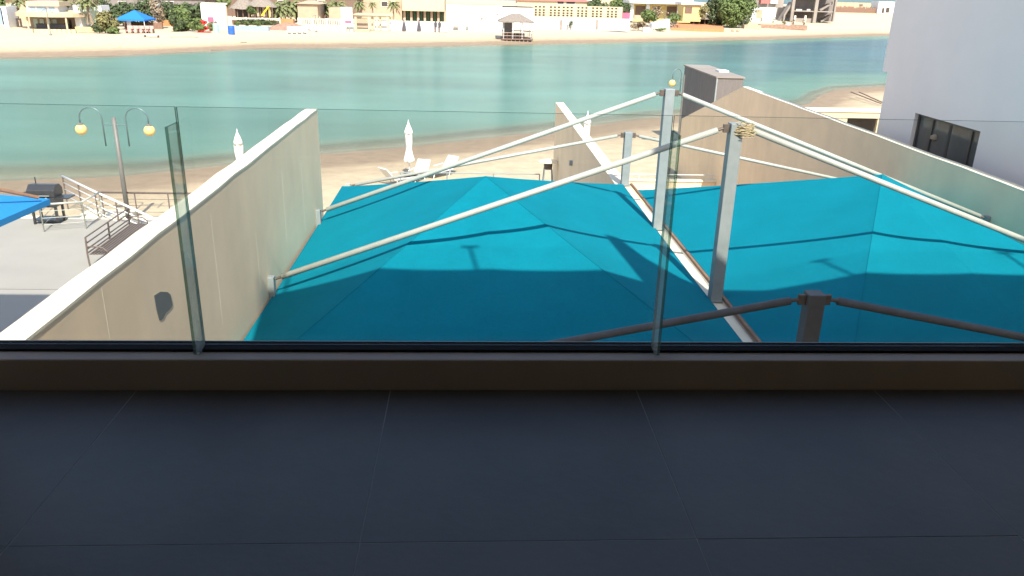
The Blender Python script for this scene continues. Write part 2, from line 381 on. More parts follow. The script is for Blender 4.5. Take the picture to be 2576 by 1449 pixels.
# ------------------------------------------------------------------ our own building and balcony
XL, XM0, XM1, XR = -2.83, 3.37, 3.67, 9.97
YF = 3.03                                   # inner face of the balcony kerb
TL = 1.045                                  # tile pitch
def balcony():
    fl = MB().box(-2.055, 3.9, -1.4, 3.02, 7.10, 7.3992).build('floor', M['grout'], kind='structure')
    tm = None
    for i in range(-3, 4):
        for j in range(0, 3):
            x0 = -0.33 + i*TL; y1 = 2.03 - (j-1)*TL
            x1 = x0 + TL; y0 = y1 - TL
            x0 = max(x0, -2.05); x1 = min(x1, 3.89); y1 = min(y1, 3.02)
            if y1-y0 < 0.2 or x1-x0 < 0.2: continue
            h = 7.4002 + random.uniform(-0.0004, 0.0004)
            MB().box(x0+0.0022, x1-0.0022, y0+0.0022, y1-0.0022, 7.390, h).build('tile', M[random.choice(['tile', 'tile', 'tile2', 'tile3'])], fl)
    kb = box('balcony_kerb', M['curb'], None, -2.055, 3.9, YF, 3.188, 6.9, 7.535, bevel=0.006, kind='structure')
    # frameless glass balustrade: base channel, three panes and two stiffening fins
    t = thing('glass_balustrade', 'clear frameless glass balustrade with upright glass fins standing on the dark balcony kerb', 'balustrade', (0.2, 3.15, 7.535))
    MB().box(-2.05, 3.89, 3.105, 3.185, 7.535, 7.547).build('base_channel', M['channel'], t, bevel=0.002)
    MB().box(-2.05, 3.88, 3.1852, 3.1895, 7.535, 7.5495).build('gasket', M['gasket'], t)
    for a, b in ((-2.05, -1.128), (-1.122, 0.797), (0.803, 3.88)):
        m_ = MB().box(a, b, 3.150, 3.162, 7.548, 8.543)
        m_.mi = [1, 1, 0, 1, 0, 1]
        m_.build('glass_pane', [M['glass'], M['topedge']], t)
    for x in (-1.125, 0.80):
        V = [(x+dx, y, z) for dx in (-0.006, 0.006) for (y, z) in ((3.149, 8.485), (3.149, 7.549), (3.100, 7.537), (3.035, 7.556), (3.035, 8.485))]
        n = 5; F2 = [(0, 1, 2, 3, 4), (9, 8, 7, 6, 5)] + [(i, i+5, (i+1) % 5+5, (i+1) % 5) for i in range(5)]
        f = MB().add(V, F2); f.mi = [0, 0, 1, 1, 1, 1, 1]
        f.build('glass_fin', [M['finglass'], M['edge']], t)
    # the house round the balcony (behind and above the camera); it shades balcony and nets
    h = thing('villa_block', 'beige villa block that carries the balcony, seen from inside its own balcony', 'building', (0, 0, 0))
    W = M['wall']
    box('front_wall', W, h, -2.06, 30, 2.6, 3.40, 0.3, 6.898)
    box('back_wall', W, h, -2.055, 3.9, -1.6, -1.4, 7.1, 10.3)
    MB().box(-1.9, 1.9, -1.398, -1.36, 7.45, 9.8).build('sliding_door', M['pane'], h)
    box('side_wall', W, h, -2.08, -2.06, -1.6, 3.0, 6.9, 10.3)
    box('side_wall', W, h, 3.9, 4.2, -1.6, 3.40, 6.9, 10.3)
    box('ceiling', M['white'], h, -2.06, 30, -1.6, 3.40, 10.3, 10.6)
    box('parapet', W, h, -1.77, 30, 3.15, 3.40, 10.6, 12.78)
    box('roof_slab', M['concrete'], h, -1.77, 30, -8, 3.15, 11.0, 11.3)
    g = MB()
    g.box(-1.77, 30, 3.25, 3.262, 12.80, 13.75).build('roof_glass', M['glass'], h)
    for k in range(-1, 9):
        x = 1.14 + 2.63*k
        r = MB(); r.box(x-0.022, x+0.022, 3.23, 3.27, 12.78, 13.7); r.box(x-0.12, x+0.12, 3.23, 3.27, 13.73, 13.77)
        r.build('roof_post', M['steel'], h)
    # party wall fin above the middle boundary
    P_ = [(x+.42, z) for x, z in ((3.08, 12.7), (3.17, 15.1), (3.42, 15.1), (3.62, 14.2), (4.0, 13.5), (4.5, 13.1), (5.1, 12.7))]; n7 = len(P_)
    V = [(x, y, z) for y in (3.19, 3.39) for (x, z) in P_]
    MB().add(V, [tuple(range(n7)), tuple(range(2*n7-1, n7-1, -1))] + [(i, i+n7, (i+1) % n7+n7, (i+1) % n7) for i in range(n7)]).build('roof_fin', W, h)
    # neighbour block out of view on the left that shades the stone deck
    h2 = thing('neighbour_villa', 'tall beige neighbouring villa outside the left edge, casting shade on the stone deck', 'building', (-20, 5, 0))
    box('wall', W, h2, -34, -10.0, -2, 10, 0.5, 12.3); box('roof', M['concrete'], h2, -34.2, -9.85, -2.2, 10.2, 12.3, 12.52)
balcony()

# ------------------------------------------------------------------ boundary walls
def wall_prism(name, label, x0, x1, prof, cop, base):
    """prof: (y, z) along the top; slab between x0 and x1 standing on base"""
    t = thing(name, label, 'wall', ((x0+x1)/2, prof[0][0], base))
    k = len(prof); V = []
    for (y, z) in prof: V += [(x0, y, base), (x1, y, base), (x1, y, z), (x0, y, z)]
    F2 = [(0, 1, 2, 3)]
    for i in range(k-1):
        a = 4*i; b = a+4
        F2 += [(a+1, b+1, b+2, a+2), (a+2, b+2, b+3, a+3), (a+3, b+3, b, a), (a, b, b+1, a+1)]
    F2.append((4*k-1, 4*k-2, 4*k-3, 4*k-4))
    MB().add(V, F2).build('wall_body', M['wall'], t)
    V = []
    for (y, z) in prof:
        V += [(x0-cop, y, z+0.002), (x1+cop, y, z+0.002), (x1+cop, y, z+0.024), (x0-cop, y, z+0.024)]
    MB().add(V, F2).build('coping', M['coping'], t)
    return t
def wavy(y0, y1, z, amp, st=0.6):
    k = max(2, int((y1-y0)/st)); return [(y0+(y1-y0)*i/k, z+random.uniform(-amp, amp)) for i in range(k+1)]
lw = wall_prism('boundary_wall', 'tall beige boundary wall on the left with white top and grey mortar patch', -3.03, XL, wavy(3.42, 15.13, 6.80, 0.012), 0.006, 0.3)
pm = MB()
V = []
pts = [(6.83, 6.335), (6.98, 6.315), (7.14, 6.25), (7.20, 6.20), (7.215, 6.09), (7.18, 6.075), (7.03, 6.08), (6.95, 6.055), (6.87, 6.075), (6.85, 6.14), (6.835, 6.22)]
V = [(XL+0.001, y, z) for y, z in pts] + [(XL+0.005, y, z) for y, z in pts]; n_ = len(pts)
pm.add(V, [tuple(range(n_, 2*n_))] + [(i, (i+1) % n_, (i+1) % n_+n_, i+n_) for i in range(n_)]).build('mortar_patch', M['patch'], lw)
for y in (5.9, 7.75, 8.6, 10.3, 12.0, 13.4):
    MB().box(XL-0.002, XL+0.0008, y, y+0.012, 4.8+random.uniform(0, .5), 6.78 if y < 6 else 6.78-random.uniform(0.1, 1.1)).build('render_joint', M['joint'], lw)
mw = wall_prism('boundary_wall', 'middle beige boundary wall between the two teal nets, with white top and steel posts on it', XM0, XM1, wavy(3.42, 32.1, 4.76, 0.004), 0.004, 0.3)
wl = MB(); wl.tube([(XM0-0.10, 26.05, 3.62), (XM0, 26.05, 3.62)], 0.09, 10); wl.build('wall_lamp', M['steel'], mw, smooth=False)
rw = wall_prism('boundary_wall', 'long beige boundary wall on the right whose far end slopes down towards the sea', XR, 10.17, wavy(3.42, 29.6, 5.78, 0.008) + [(37.75, 3.37)], 0.006, 0.2)
# brown edge rail of the right net on the middle wall
tagged(MB().bar((3.70, 3.5, 4.835), (3.70, 17.9, 4.835), 0.045, 0.05).build('edge_rail', M['rust']), 'thin rusty brown edge rail along the right side of the middle wall top', 'rail')

# ------------------------------------------------------------------ shade nets
def net(label, x0, x1, apex, group):
    y0, y1, zc = 6.85, 17.55, 4.825
    t = thing('shade_net', label, 'shade sail', ((x0+x1)/2, 12.3, zc), group)
    A = Vector(apex)
    C_ = {'nl': Vector((x0, y0, zc)), 'nr': Vector((x1, y0, zc)), 'fr': Vector((x1, y1+0.35, zc)), 'fl': Vector((x0, y1-0.2, zc))}
    def edge(a, b, u, bow=0.10):
        p = a.lerp(b, u); cc = (C_['nl']+C_['fr'])/2
        d = Vector((cc.x-p.x, cc.y-p.y, 0)).normalized()
        return p + d*bow*4*u*(1-u)*0.9
    n = 16
    def facet(a, b, bow=0.10, sag=0.05):
        V = []; F2 = []
        for i in range(n+1):
            r = i/n
            for j in range(n+1):
                u = j/n; e = edge(a, b, u, bow)
                p = A.lerp(e, r)
                p.z -= sag*4*r*(1-r)*(0.35+4*u*(1-u)*0.65)
                V.append(p)
        for i in range(n):
            for j in range(n): F2.append((i*(n+1)+j, (i+1)*(n+1)+j, (i+1)*(n+1)+j+1, i*(n+1)+j+1))
        return V, F2
    mid = C_['nl'].lerp(C_['nr'], 0.49); mid.z += 0.0
    mb = MB()
    for a, b, bw in ((C_['fl'], C_['nl'], 0.03), (C_['nl'], mid, 0.02), (mid, C_['nr'], 0.02), (C_['nr'], C_['fr'], 0.03), (C_['fr'], C_['fl'], 0.28)):
        V, F2 = facet(a, b, bw); mb.add(V, F2)
    o = mb.build('net_panel', M['net'], t)
    so_ = o.modifiers.new('thick', 'SOLIDIFY'); so_.thickness = 0.006
    for k, (a, b) in enumerate((('fl', 'nl'), ('nl', 'nr'), ('nr', 'fr'), ('fr', 'fl'))):
        bw = 0.28 if k == 3 else 0.03
        MB().tube([edge(C_[a], C_[b], u/12, bw) for u in range(13)], 0.010, 6).build('edge_cable', M['net'], t)
    for a in ('nl', 'nr'):
        MB().tube([A.lerp(C_[a], u/8) + Vector((0, 0, 0.004-0.05*4*(u/8)*(1-u/8)*0.35)) for u in range(9)], 0.0035, 5).build('seam', M['net'], t)
    return t
net('teal shade net stretched between the left wall and the middle wall', -2.80, 3.50, (0.26, 13.25, 6.02), 'teal shade nets')
net('teal shade net on the right, beyond the middle wall', 3.735, 9.93, (7.30, 13.65, 6.06), 'teal shade nets')

# ------------------------------------------------------------------ steel frame: posts with tie pipes and wall brackets
POSTS = [(3.56, 17.97, 1.21, 'short far steel post on the middle wall where the sand begins'),
         (3.53, 14.40, 2.58, 'tallest looking steel post on the middle wall, with the street lamp globe behind its top'),
         (3.58, 10.72, 2.56, 'grey steel post on the middle wall with frayed rope tied round its top'),
         (3.52, 7.45, 1.36, 'short dark steel post nearest the balcony, standing in the shade')]
for i, (x, y, h, lab) in enumerate(POSTS):
    t = thing('steel_post', lab, 'post', (x, y, 4.805), 'steel posts on the middle wall')
    wd = 0.085
    MB().box(x-wd, x+wd, y-wd, y+wd, 4.805, 4.805+h).build('post', M['steel'] if i < 3 else M['shadesteel'], t, bevel=0.008)
    MB().box(x-0.12, x+0.12, y-0.12, y+0.12, 4.805, 4.82).build('base_plate', M['steel'], t)
    for s_ in (-1, 1):
        MB().box(x+s_*0.085, x+s_*0.17, y-0.02, y+0.02, 4.805+h-0.13, 4.805+h-0.02).build('lug', M['bolt'], t, bevel=0.004)
    if i == 2:
        rp_ = MB()
        for k in range(60):
            a = random.uniform(0, 6.3); z = 4.805+h-random.uniform(0.01, 0.17); pts = []
            for q in range(5):
                pts.append((x+0.06+0.13*math.cos(a+q*0.7)+random.uniform(-.02, .02)+0.02*q, y-0.02+0.12*math.sin(a+q*0.7)+random.uniform(-.02, .02), z+random.uniform(-.03, .03)))
            rp_.tube(pts, 0.0055, 5)
        rp_.build('rope', M['rope'], t)
    zt = 4.805+h-0.075
    ends = []
    # left tie
    names = ['far', 'second', 'third', 'nearest']
    zl = [4.70, 5.06, 5.08, 4.85][i]
    lx = XL+0.10 if i else -2.70
    for side, ex, ez in ((-1, lx, zl), (1, XR-0.10, [4.75, 5.08, 5.10, 4.9][i])):
        sx = x + side*0.17
        p = thing('tie_pipe', '%s pale tie pipe sloping from a steel post down to the %s wall' % (names[i], 'left' if side < 0 else 'right'), 'pipe', (sx, y, zt), 'tie pipes over the nets')
        d = Vector((ex-sx, 0, ez-zt)).normalized()
        a = Vector((sx, y, zt)); b = Vector((ex, y, ez))
        MB().tube([a + d*0.08, b - d*0.10], 0.042 if i != 0 else 0.036, 12).build('pipe', M['pipe'] if i < 3 else M['shadesteel'], p, smooth=True)
        for e_, s2 in ((a, 1), (b, -1)):
            MB().tube([e_ - d*0.0*s2, e_ + d*0.11*s2], 0.02, 8).build('eye_bolt', M['bolt'], p)
        if i or side > 0:
            wx = XL if side < 0 else XR
            bk = MB(); bk.box(min(wx, wx-side*0.085), max(wx, wx-side*0.085), y-0.06, y+0.06, ez-0.32, ez+0.035)
            tagged(bk.build('wall_bracket', M['steel'], bevel=0.006), 'steel bracket bolted to the %s wall at the foot of the %s tie pipe' % ('left' if side < 0 else 'right', names[i]), 'bracket', 'wall brackets of the tie pipes')
        else:
            tagged(MB().box(-2.83, -2.72, y-0.06, y+0.06, 0.7, ez+0.04).build('net_stake', M['pipe']), 'thin steel stake beyond the end of the left wall holding the far pipe', 'post')

# ------------------------------------------------------------------ terrace under the nets and its seaward edge
MB().box(XL, XR, 3.40, 31.8, 0.25, 0.85).build('terrace', M['deck'], kind='structure')
t = thing('terrace_railing', 'thin steel rail with cables at the seaward edge of the left terrace', 'railing', (0, 31.2, 0.85))
MB().tube([(-2.75, 31.2, 2.09), (2.75, 31.2, 2.09)], 0.022, 8).build('top_rail', M['steel'], t)
for k in range(4):
    x = -2.75+5.5*k/3; MB().tube([(x, 31.2, 0.85), (x, 31.2, 2.09)], 0.022, 8).build('rail_post', M['steel'], t)
for z in (1.2, 1.5, 1.8): MB().tube([(-2.75, 31.2, z), (2.75, 31.2, z)], 0.007, 5).build('cable', M['steel'], t)
t = thing('low_garden_wall', 'low beige wall with white coping closing the right terrace towards the sand', 'wall', (6.8, 31.6, 0.85))
box('wall_body', M['wall'], t, 3.68, 9.96, 31.5, 31.7, 0.85, 1.80); box('coping', M['coping'], t, 3.675, 9.965, 31.45, 31.75, 1.80, 1.86)
MB().tube([(3.7, 31.5, 2.08), (9.9, 31.5, 2.08)], 0.02, 6).build('hand_rail', M['white'], t)
for k in range(5): MB().tube([(3.8+1.5*k, 31.5, 1.86), (3.8+1.5*k, 31.5, 2.08)], 0.014, 6).build('rail_post', M['white'], t)

# patio heater
t = thing('patio_heater', 'patio heater with round pale hood by the far end of the middle wall', 'heater', (3.0, 30.4, 0.85))
c = (3.0, 30.4)
MB().lathe([(0.02, 2.03), (0.10, 2.01), (0.38, 1.93), (0.40, 1.91), (0.02, 1.92)], (c[0], c[1], 0.85), 18).build('hood', M['coping'], t, smooth=True)
MB().lathe([(0.16, 1.62), (0.17, 1.88), (0.14, 1.9)], (c[0], c[1], 0.85), 14).build('burner', M['bolt'], t)
for a, b in ((-1, -1), (1, -1), (1, 1), (-1, 1)):
    MB().tube([(c[0]+a*0.26, c[1]+b*0.26, 0.85), (c[0]+a*0.14, c[1]+b*0.14, 2.5)], 0.02, 6).build('leg', M['steel'], t)
MB().box(c[0]-0.27, c[0]+0.27, c[1]-0.27, c[1]+0.27, 0.9, 1.35).build('gas_box', M['steel'], t, bevel=0.01)

# ------------------------------------------------------------------ beach furniture
def parasol():
    t = thing('parasol', '', 'parasol', (0, 0, 0), 'closed parasols on the near beach')
    MB().tube([(0, 0, 0), (0, 0, 2.5)], 0.022, 8).build('pole', M['white'], t)
    MB().lathe([(0.05, 0.60), (0.20, 0.66), (0.21, 0.76), (0.145, 1.05), (0.115, 1.30), (0.15, 1.60), (0.165, 1.90), (0.15, 2.03)], (0, 0, 0), 20, 0.26).build('folded_canopy', M['parasol'], t, smooth=True)
    MB().lathe([(0.20, 1.97), (0.185, 2.08), (0.12, 2.26), (0.05, 2.42), (0.022, 2.52), (0.005, 2.62)], (0, 0, 0), 16, 0.05).build('cap', M['parasol'], t, smooth=True)
    MB().lathe([(0.26, 0), (0.26, 0.05), (0.05, 0.09), (0.04, 0.3)], (0, 0, 0), 14).build('base', M['concrete'], t)
    return t
def seat(p): return (p.x, p.y, gz(p.x, p.y))
pr = parasol()
P1 = at(1030, 440, 0.6); pr.location = (P1.x, P1.y, 0.57); pr['label'] = 'closed white parasol standing among the white loungers'
copy_tree(pr, None, (-9.9, 34.6, 0.50), 0.7, 'closed white parasol rising behind the left boundary wall')
copy_tree(pr, None, (5.95, 40.9, 0.63), 1.3, 'closed white parasol just right of the far end of the middle wall')
def lounger():
    t = thing('sun_lounger', '', 'sun lounger', (0, 0, 0), 'white loungers round the parasol')
    MB().box(-0.32, 0.32, -0.95, 0.35, 0.30, 0.35).build('seat', M['white'], t, bevel=0.01)
    mb = MB(); a = 0.85
    V = [(-0.32, 0.35, 0.31), (0.32, 0.35, 0.31), (0.32, 0.35+0.75*math.cos(a), 0.31+0.75*math.sin(a)), (-0.32, 0.35+0.75*math.cos(a), 0.31+0.75*math.sin(a))]
    V2 = [(x, y+0.04, z-0.03) for x, y, z in V]
    mb.add(V+V2, [(0,1,2,3),(7,6,5,4),(0,4,5,1),(1,5,6,2),(2,6,7,3),(3,7,4,0)]).build('backrest', M['white'], t)
    for x in (-0.27, 0.27):
        for y in (-0.8, 0.3):
            MB().tube([(x, y-0.1, 0), (x, y, 0.3)], 0.025, 6).build('leg', M['white'], t)
    for x in (-0.34, 0.34): MB().bar((x, -0.2, 0.5), (x, 0.45, 0.52), 0.05, 0.03).build('armrest', M['white'], t)
    return t
ln = lounger()
q = at(1010, 462, 0.6); ln.location = (-3.25, 35.9, 0.48); ln.rotation_euler = (0, 0, 2.3); ln['label'] = 'white lounger left of the middle parasol, crossed by the terrace rail'
copy_tree(ln, None, (-2.45, 36.6, 0.48), -0.35, 'white lounger right under the middle parasol')
copy_tree(ln, None, (-1.35, 37.6, 0.50), -0.7, 'white lounger right of the middle parasol, its backrest standing highest')

# lamps
def lamp_left():
    p0 = Vector((-12.35, 28.6, 0)); zt = aty(277, 295, 28.6).z
    b = gz(p0.x, p0.y); t = thing('street_lamp', 'twin arm street lamp with two yellow globes against the water', 'street lamp', (p0.x, p0.y, b))
    MB().tube([(p0.x, p0.y, b), (p0.x, p0.y, zt)], 0.085, 12, 0.072).build('pole', M['polegrey'], t, smooth=True)
    zc = zt-0.25
    br = MB().tube([(p0.x-0.42, p0.y, zc), (p0.x+0.42, p0.y, zc)], 0.022, 8).build('cross_bar', M['armteal'], t)
    for s_ in (-1, 1):
        x = p0.x+s_*0.40; arc = [(x, p0.y, zc-0.75), (x, p0.y, zc+0.22)]
        for k in range(1, 13):
            a = math.pi*k/12; arc.append((x+s_*(0.38-0.38*math.cos(a)), p0.y, zc+0.22+0.36*math.sin(a)))
        arc.append((x+s_*0.76, p0.y, zc+0.02))
        MB().tube(arc, 0.026, 8).build('arm', M['armteal'], t, smooth=True)
        gx = x+s_*0.76
        pr_ = [(0.19*math.sin(math.pi*k/10)+0.001, -0.19*math.cos(math.pi*k/10)) for k in range(11)]
        g_ = MB().lathe(pr_, (gx, p0.y, zc-0.19), 18).build('globe', M['globe'], t, smooth=True)
        MB().lathe([(0.09, -0.03), (0.09, 0.02), (0.03, 0.05)], (gx, p0.y, zc), 12).build('globe_collar', M['polegrey'], t)
lamp_left()
def lamp_right():
    Y = 46.0; px = aty(1721, 200, Y).x; zc = aty(1721, 200, Y).z
    t = thing('street_lamp', 'single arm street lamp with a small yellow globe beside the dark grey hut', 'street lamp', (px, Y, 0.5))
    MB().tube([(px, Y, 0.5), (px, Y, zc+0.25)], 0.06, 10, 0.05).build('pole', M['polegrey'], t)
    MB().tube([(px, Y, zc), (px-0.22, Y-0.1, zc)], 0.02, 6).build('cross_bar', M['armteal'], t)
    x = px-0.2; arc = [(x, Y-0.1, zc-0.9), (x, Y-0.1, zc+0.25)]
    for k in range(1, 11):
        a = math.pi*k/10; arc.append((x-0.27+0.27*math.cos(a), Y-0.1-0.1*(1-math.cos(a)), zc+0.25+0.36*math.sin(a)))
    arc.append((x-0.54, Y-0.3, zc+0.02))
    MB().tube(arc, 0.026, 8).build('arm', M['armteal'], t, smooth=True)
    pr_ = [(0.19*math.sin(math.pi*k/10)+0.001, -0.19*math.cos(math.pi*k/10)) for k in range(11)]
    MB().lathe(pr_, (x-0.54, Y-0.3, zc-0.19), 16).build('globe', M['globe'], t, smooth=True)
lamp_right()

# dark grey hut behind the right wall
t = thing('beach_hut', 'dark grey flat roofed hut standing behind the sloping end of the right wall', 'hut', (14, 46, 0.5))
hc = aty(1804, 196, 42); hx1 = aty(1871, 198, 42).x
MB().box(hc.x, hx1, 42, 48.7, 0.4, hc.z).build('hut_wall', M['grey'], t, bevel=0.02)
MB().box(hc.x-0.06, hx1+0.06, 41.94, 48.76, hc.z, hc.z+0.07).build('roof', M['concrete'], t)
MB().box(hc.x+0.8, hc.x+1.35, 44.4, 45.1, hc.z+0.07, hc.z+0.16).build('roof_hatch', M['white'], t)
MB().box(hc.x-0.03, hc.x+0.04, 41.965, 42.0, 0.4, hc.z-0.01).build('corner_trim', M['steel'], t)

# white villa on the right
t = thing('white_villa', 'tall plain white villa at the right edge with a dark brown window', 'building', (16, 12, 0))
X = 11.0
y0, y1 = 16.84, 19.55; zb, zt = 4.95, 6.34
W = M['lilac']
def wallquad(a, b, z0, z1): MB().box(X, X+0.25, a, b, z0, z1).build('wall', W, t)
MB().box(X, X+0.3, -4, y0, 0.3, 12.5).build('wall', W, t)
MB().box(X, X+0.3, y1, 21.27, 0.3, 7.15).build('wall', W, t)
MB().box(X, X+0.3, y0, y1, 0.3, zb).build('wall', W, t); MB().box(X, X+0.3, y0, y1, zt, 7.15).build('wall', W, t)
MB().box(X, X+0.3, y0, 21.56, 7.15, 12.5).build('wall', W, t)
MB().box(X+0.3, 22, 20.97, 21.27, 0.3, 7.15).build('wall', W, t); MB().box(X+0.3, 22, 21.26, 21.56, 7.15, 12.5).build('wall', W, t)
MB().box(X+0.02, 22, -4, 21.5, 12.5, 12.8).build('roof', M['concrete'], t)
wf = MB(); xw = X+0.10
wf.box(xw, xw+0.08, y0, y1, zb, zb+0.07); wf.box(xw, xw+0.08, y0, y1, zt-0.07, zt)
for a in (y0, 17.25, 18.85, y1-0.07): wf.box(xw-0.004, xw+0.084, a, a+0.07, zb, zt)
wf = wf.build('window', M['shutter'], t)
for a, b in ((y0+.07, 17.25), (17.32, 18.15), (18.15, 18.85), (18.92, y1-.07)): MB().box(xw+0.03, xw+0.05, a, b, zb+0.07, zt-0.07).build('pane', M['pane'], wf)
MB().box(xw+0.022, xw+0.03, 18.10, 18.20, zb+0.07, zt-0.07).build('curtain_edge', M['dark'], wf)
MB().lathe([(0.02, 0), (0.09, 0.05), (0.09, 0.12), (0.02, 0.16)], (xw+0.012, 18.70, 5.80), 10).build('lamp_reflection', M['canvas'], wf)  # orange lamp's reflection in the pane, modelled as a solid spot
MB().box(X+0.3, 14.8, 14, 20.9, 4.5, 4.7).build('inner_floor', M['dark'], t)
# low buildings on the right spit
t = thing('garden_store', 'low flat white walled store with a dark opening beyond the right wall', 'building', (22, 48.4, 0.6))
pa = at(2045, 277, 2.5); X0, X1 = 17.5, 25.3
for a, b in ((X0, 23.0), (24.9, X1)): box('wall', M['cream'], t, a, b, 48.3, 48.5, 0.5, 2.05)
box('lintel', M['cream'], t, X0, X1, 48.28, 48.52, 2.052, 2.42); box('roof', M['coping'], t, X0-.1, X1+.1, 48.2, 49.4, 2.42, 2.5)
box('back_wall', M['dark'], t, X0, X1, 49.2, 49.35, 0.5, 2.42)
tagged(MB().tube([(25.0, 46.9, 0.5), (25.0, 46.9, 2.2)], 0.12, 8).build('drain_pipe', M['white']), 'short white pipe beside the white villa corner', 'pipe')
rk = MB()
for k in range(2):
    a = at(2140+20*k, 233, 0.7); b = at(2215+10*k, 262, 0.7); pts = [a.lerp(b, u/10) + Vector((0, random.uniform(-.1, .1), 0.06)) for u in range(11)]
    rk.tube(pts, 0.05, 5)
tagged(rk.build('seaweed_line', M['brown']), 'two thin dark lines of washed up seaweed on the right sand spit', 'seaweed')

# ------------------------------------------------------------------ stone deck of the neighbour on the left
ZD = 0.8
MB().box(-30, -6.0, 10.0, 28.6, 0.2, ZD).build('stone_deck', M['deck'], kind='structure')
MB().box(-30, -6.05, 21.42, 21.46, ZD-0.01, ZD+0.004).build('deck_joint', M['concdark'], kind='structure')
MB().box(-30, -6.0, 28.6, 28.9, 0.1, ZD+0.02).build('deck_edge', M['coping'], kind='structure')
# railings
def railing(label, pts, h, m, nrail=4, r=0.024, group='railings on the stone deck'):
    t = thing('railing', label, 'railing', pts[0], group)
    for (a, b) in zip(pts, pts[1:]):
        a = Vector(a); b = Vector(b); L_ = (b-a).length; k = max(1, int(round(L_/1.25)))
        MB().tube([a+Vector((0, 0, h)), b+Vector((0, 0, h))], r*1.5, 8).build('top_rail', m, t, smooth=True)
        for j in range(1, nrail):
            z = h*j/nrail; MB().tube([a+Vector((0, 0, z)), b+Vector((0, 0, z))], r*0.5, 6).build('rail', m, t)
        for i in range(k+1):
            p = a.lerp(b, i/k); MB().tube([p, p+Vector((0, 0, h))], r, 8).build('rail_post', m, t)
a = at(100, 583, ZD); b = at(217, 575, ZD)
railing('pale steel railing corner in front of the black grill', [(-14.9, 28.75, ZD), (a.x+0.15, a.y, ZD), (b.x, b.y, ZD), (b.x, 28.75, ZD)], 0.95, M['pipe'])
railing('brown steel railing running right from the grill to behind the left wall', [(b.x+0.06, 28.75, ZD), (-6.2, 28.75, ZD)], 0.95, M['brownsteel'])
# white stair rails going down to the sand
p1 = at(157, 443, 1.7); p2 = at(238, 482, 1.75); p3 = at(345, 530, 1.35); p4 = at(400, 556, 1.0)
t = thing('stair_rail', 'bright white stair handrails sloping from the black grill down to the sand', 'handrail', tuple(p2 - Vector((0, 0, 1))))
for k in range(4):
    dz = Vector((0, 0, -0.26*k)); MB().tube([p1+dz, p2+dz, p3+dz, p4+dz], 0.045 if k == 0 else 0.022, 8).build('hand_rail', M['white'], t, smooth=True)
for p in (p1, p2, p1.lerp(p2, .5), p2.lerp(p3, .5), p3, p4):
    MB().tube([p, Vector((p.x, p.y, gz(p.x, p.y)))], 0.03, 8).build('rail_post', M['brownsteel'], t)
st = MB()
for k in range(5):
    p = p2.lerp(p4, k/4); st.box(p.x-0.9, p.x+0.9, p.y+0.2, p.y+1.2, 0.1, 0.75-0.13*k)
st.build('stair_steps', M['coping'], t)
# garden bench
def bench():
    t = thing('garden_bench', 'brown steel slatted bench with curved arms beside the left wall', 'bench', (0, 0, 0))
    L_ = 3.3
    for x in (0, L_/2, L_):
        MB().tube([(x, 0, 0), (x, 0.02, 0.45), (x, 0, 0.98)], 0.028, 8).build('leg', M['brownsteel'], t)
    for x in (0, L_):
        MB().tube([(x, -0.55, 0), (x, -0.55, 0.45)], 0.025, 8).build('leg', M['brownsteel'], t)
        MB().tube([(x, 0, 0.68), (x, -0.25, 0.70), (x, -0.45, 0.66), (x, -0.56, 0.56), (x, -0.58, 0.44)], 0.022, 8).build('armrest', M['brownsteel'], t, smooth=True)
    for z in (0.98, 0.80, 0.62, 0.50):
        MB().tube([(0, 0, z), (L_, 0, z)], 0.022, 6).build('back_rail', M['brownsteel'], t)
    for k in range(6):
        MB().bar((0, -0.06-0.095*k, 0.45), (L_, -0.06-0.095*k, 0.45), 0.06, 0.025).build('seat_slat', M['brownsteel'], t)
    return t
bn = bench()
b0 = at(228, 676, ZD); b1 = at(322, 603, ZD); dv = b1-b0
bn.location = (b0.x, b0.y, ZD); bn.rotation_euler = (0, 0, math.atan2(dv.y, dv.x))
# black grill
def grill():
    p = at(112, 574, ZD); t = thing('barbecue_grill', 'large black barbecue grill on legs behind the pale railing', 'grill', (p.x, p.y+0.75, ZD))
    x0 = p.x-0.62; x1 = p.x+0.32; y0 = p.y+0.4; y1 = y0+0.65; z = ZD
    V = []
    for x in (x0, x1):
        V += [(x, y0, z+0.98), (x, y1, z+0.98), (x, y1, z+1.22), (x, y1-0.16, z+1.38), (x, y0+0.2, z+1.40), (x, y0, z+1.22)]
    MB().add(V, [(0,1,2,3,4,5),(11,10,9,8,7,6)] + [(i, i+6, (i+1) % 6+6, (i+1) % 6) for i in range(6)]).build('lid', M['grill'], t, bevel=0.03)
    MB().box(x0+.03, x1-.03, y0+.02, y1-.02, z+0.62, z+0.975).build('fire_box', M['grill'], t, bevel=0.02)
    MB().box(x1, x1+0.42, y0+0.05, y1-0.05, z+0.92, z+0.96).build('side_shelf', M['grill'], t)
    MB().box(x0-0.12, x0, y0+0.05, y1-0.05, z+0.80, z+1.16).build('side_panel', M['grill'], t, bevel=0.02)
    for x in (x0+.08, x1-.08):
        for y in (y0+.08, y1-.08): MB().bar((x, y, z), (x, y, z+0.62), 0.07, 0.07).build('leg', M['grill'], t)
    MB().box(x0+.05, x1-.05, y0+.05, y1-.05, z+0.12, z+0.17).build('lower_shelf', M['grill'], t)
    MB().tube([(x0+.15, y0-0.05, z+1.05), (x1-.15, y0-0.05, z+1.05)], 0.018, 8).build('lid_handle', M['steel'], t)
    MB().tube([(x0+.1, y1-.1, z+1.3), (x0+.1, y1-.1, z+1.58)], 0.02, 6).build('chimney', M['grill'], t)
grill()
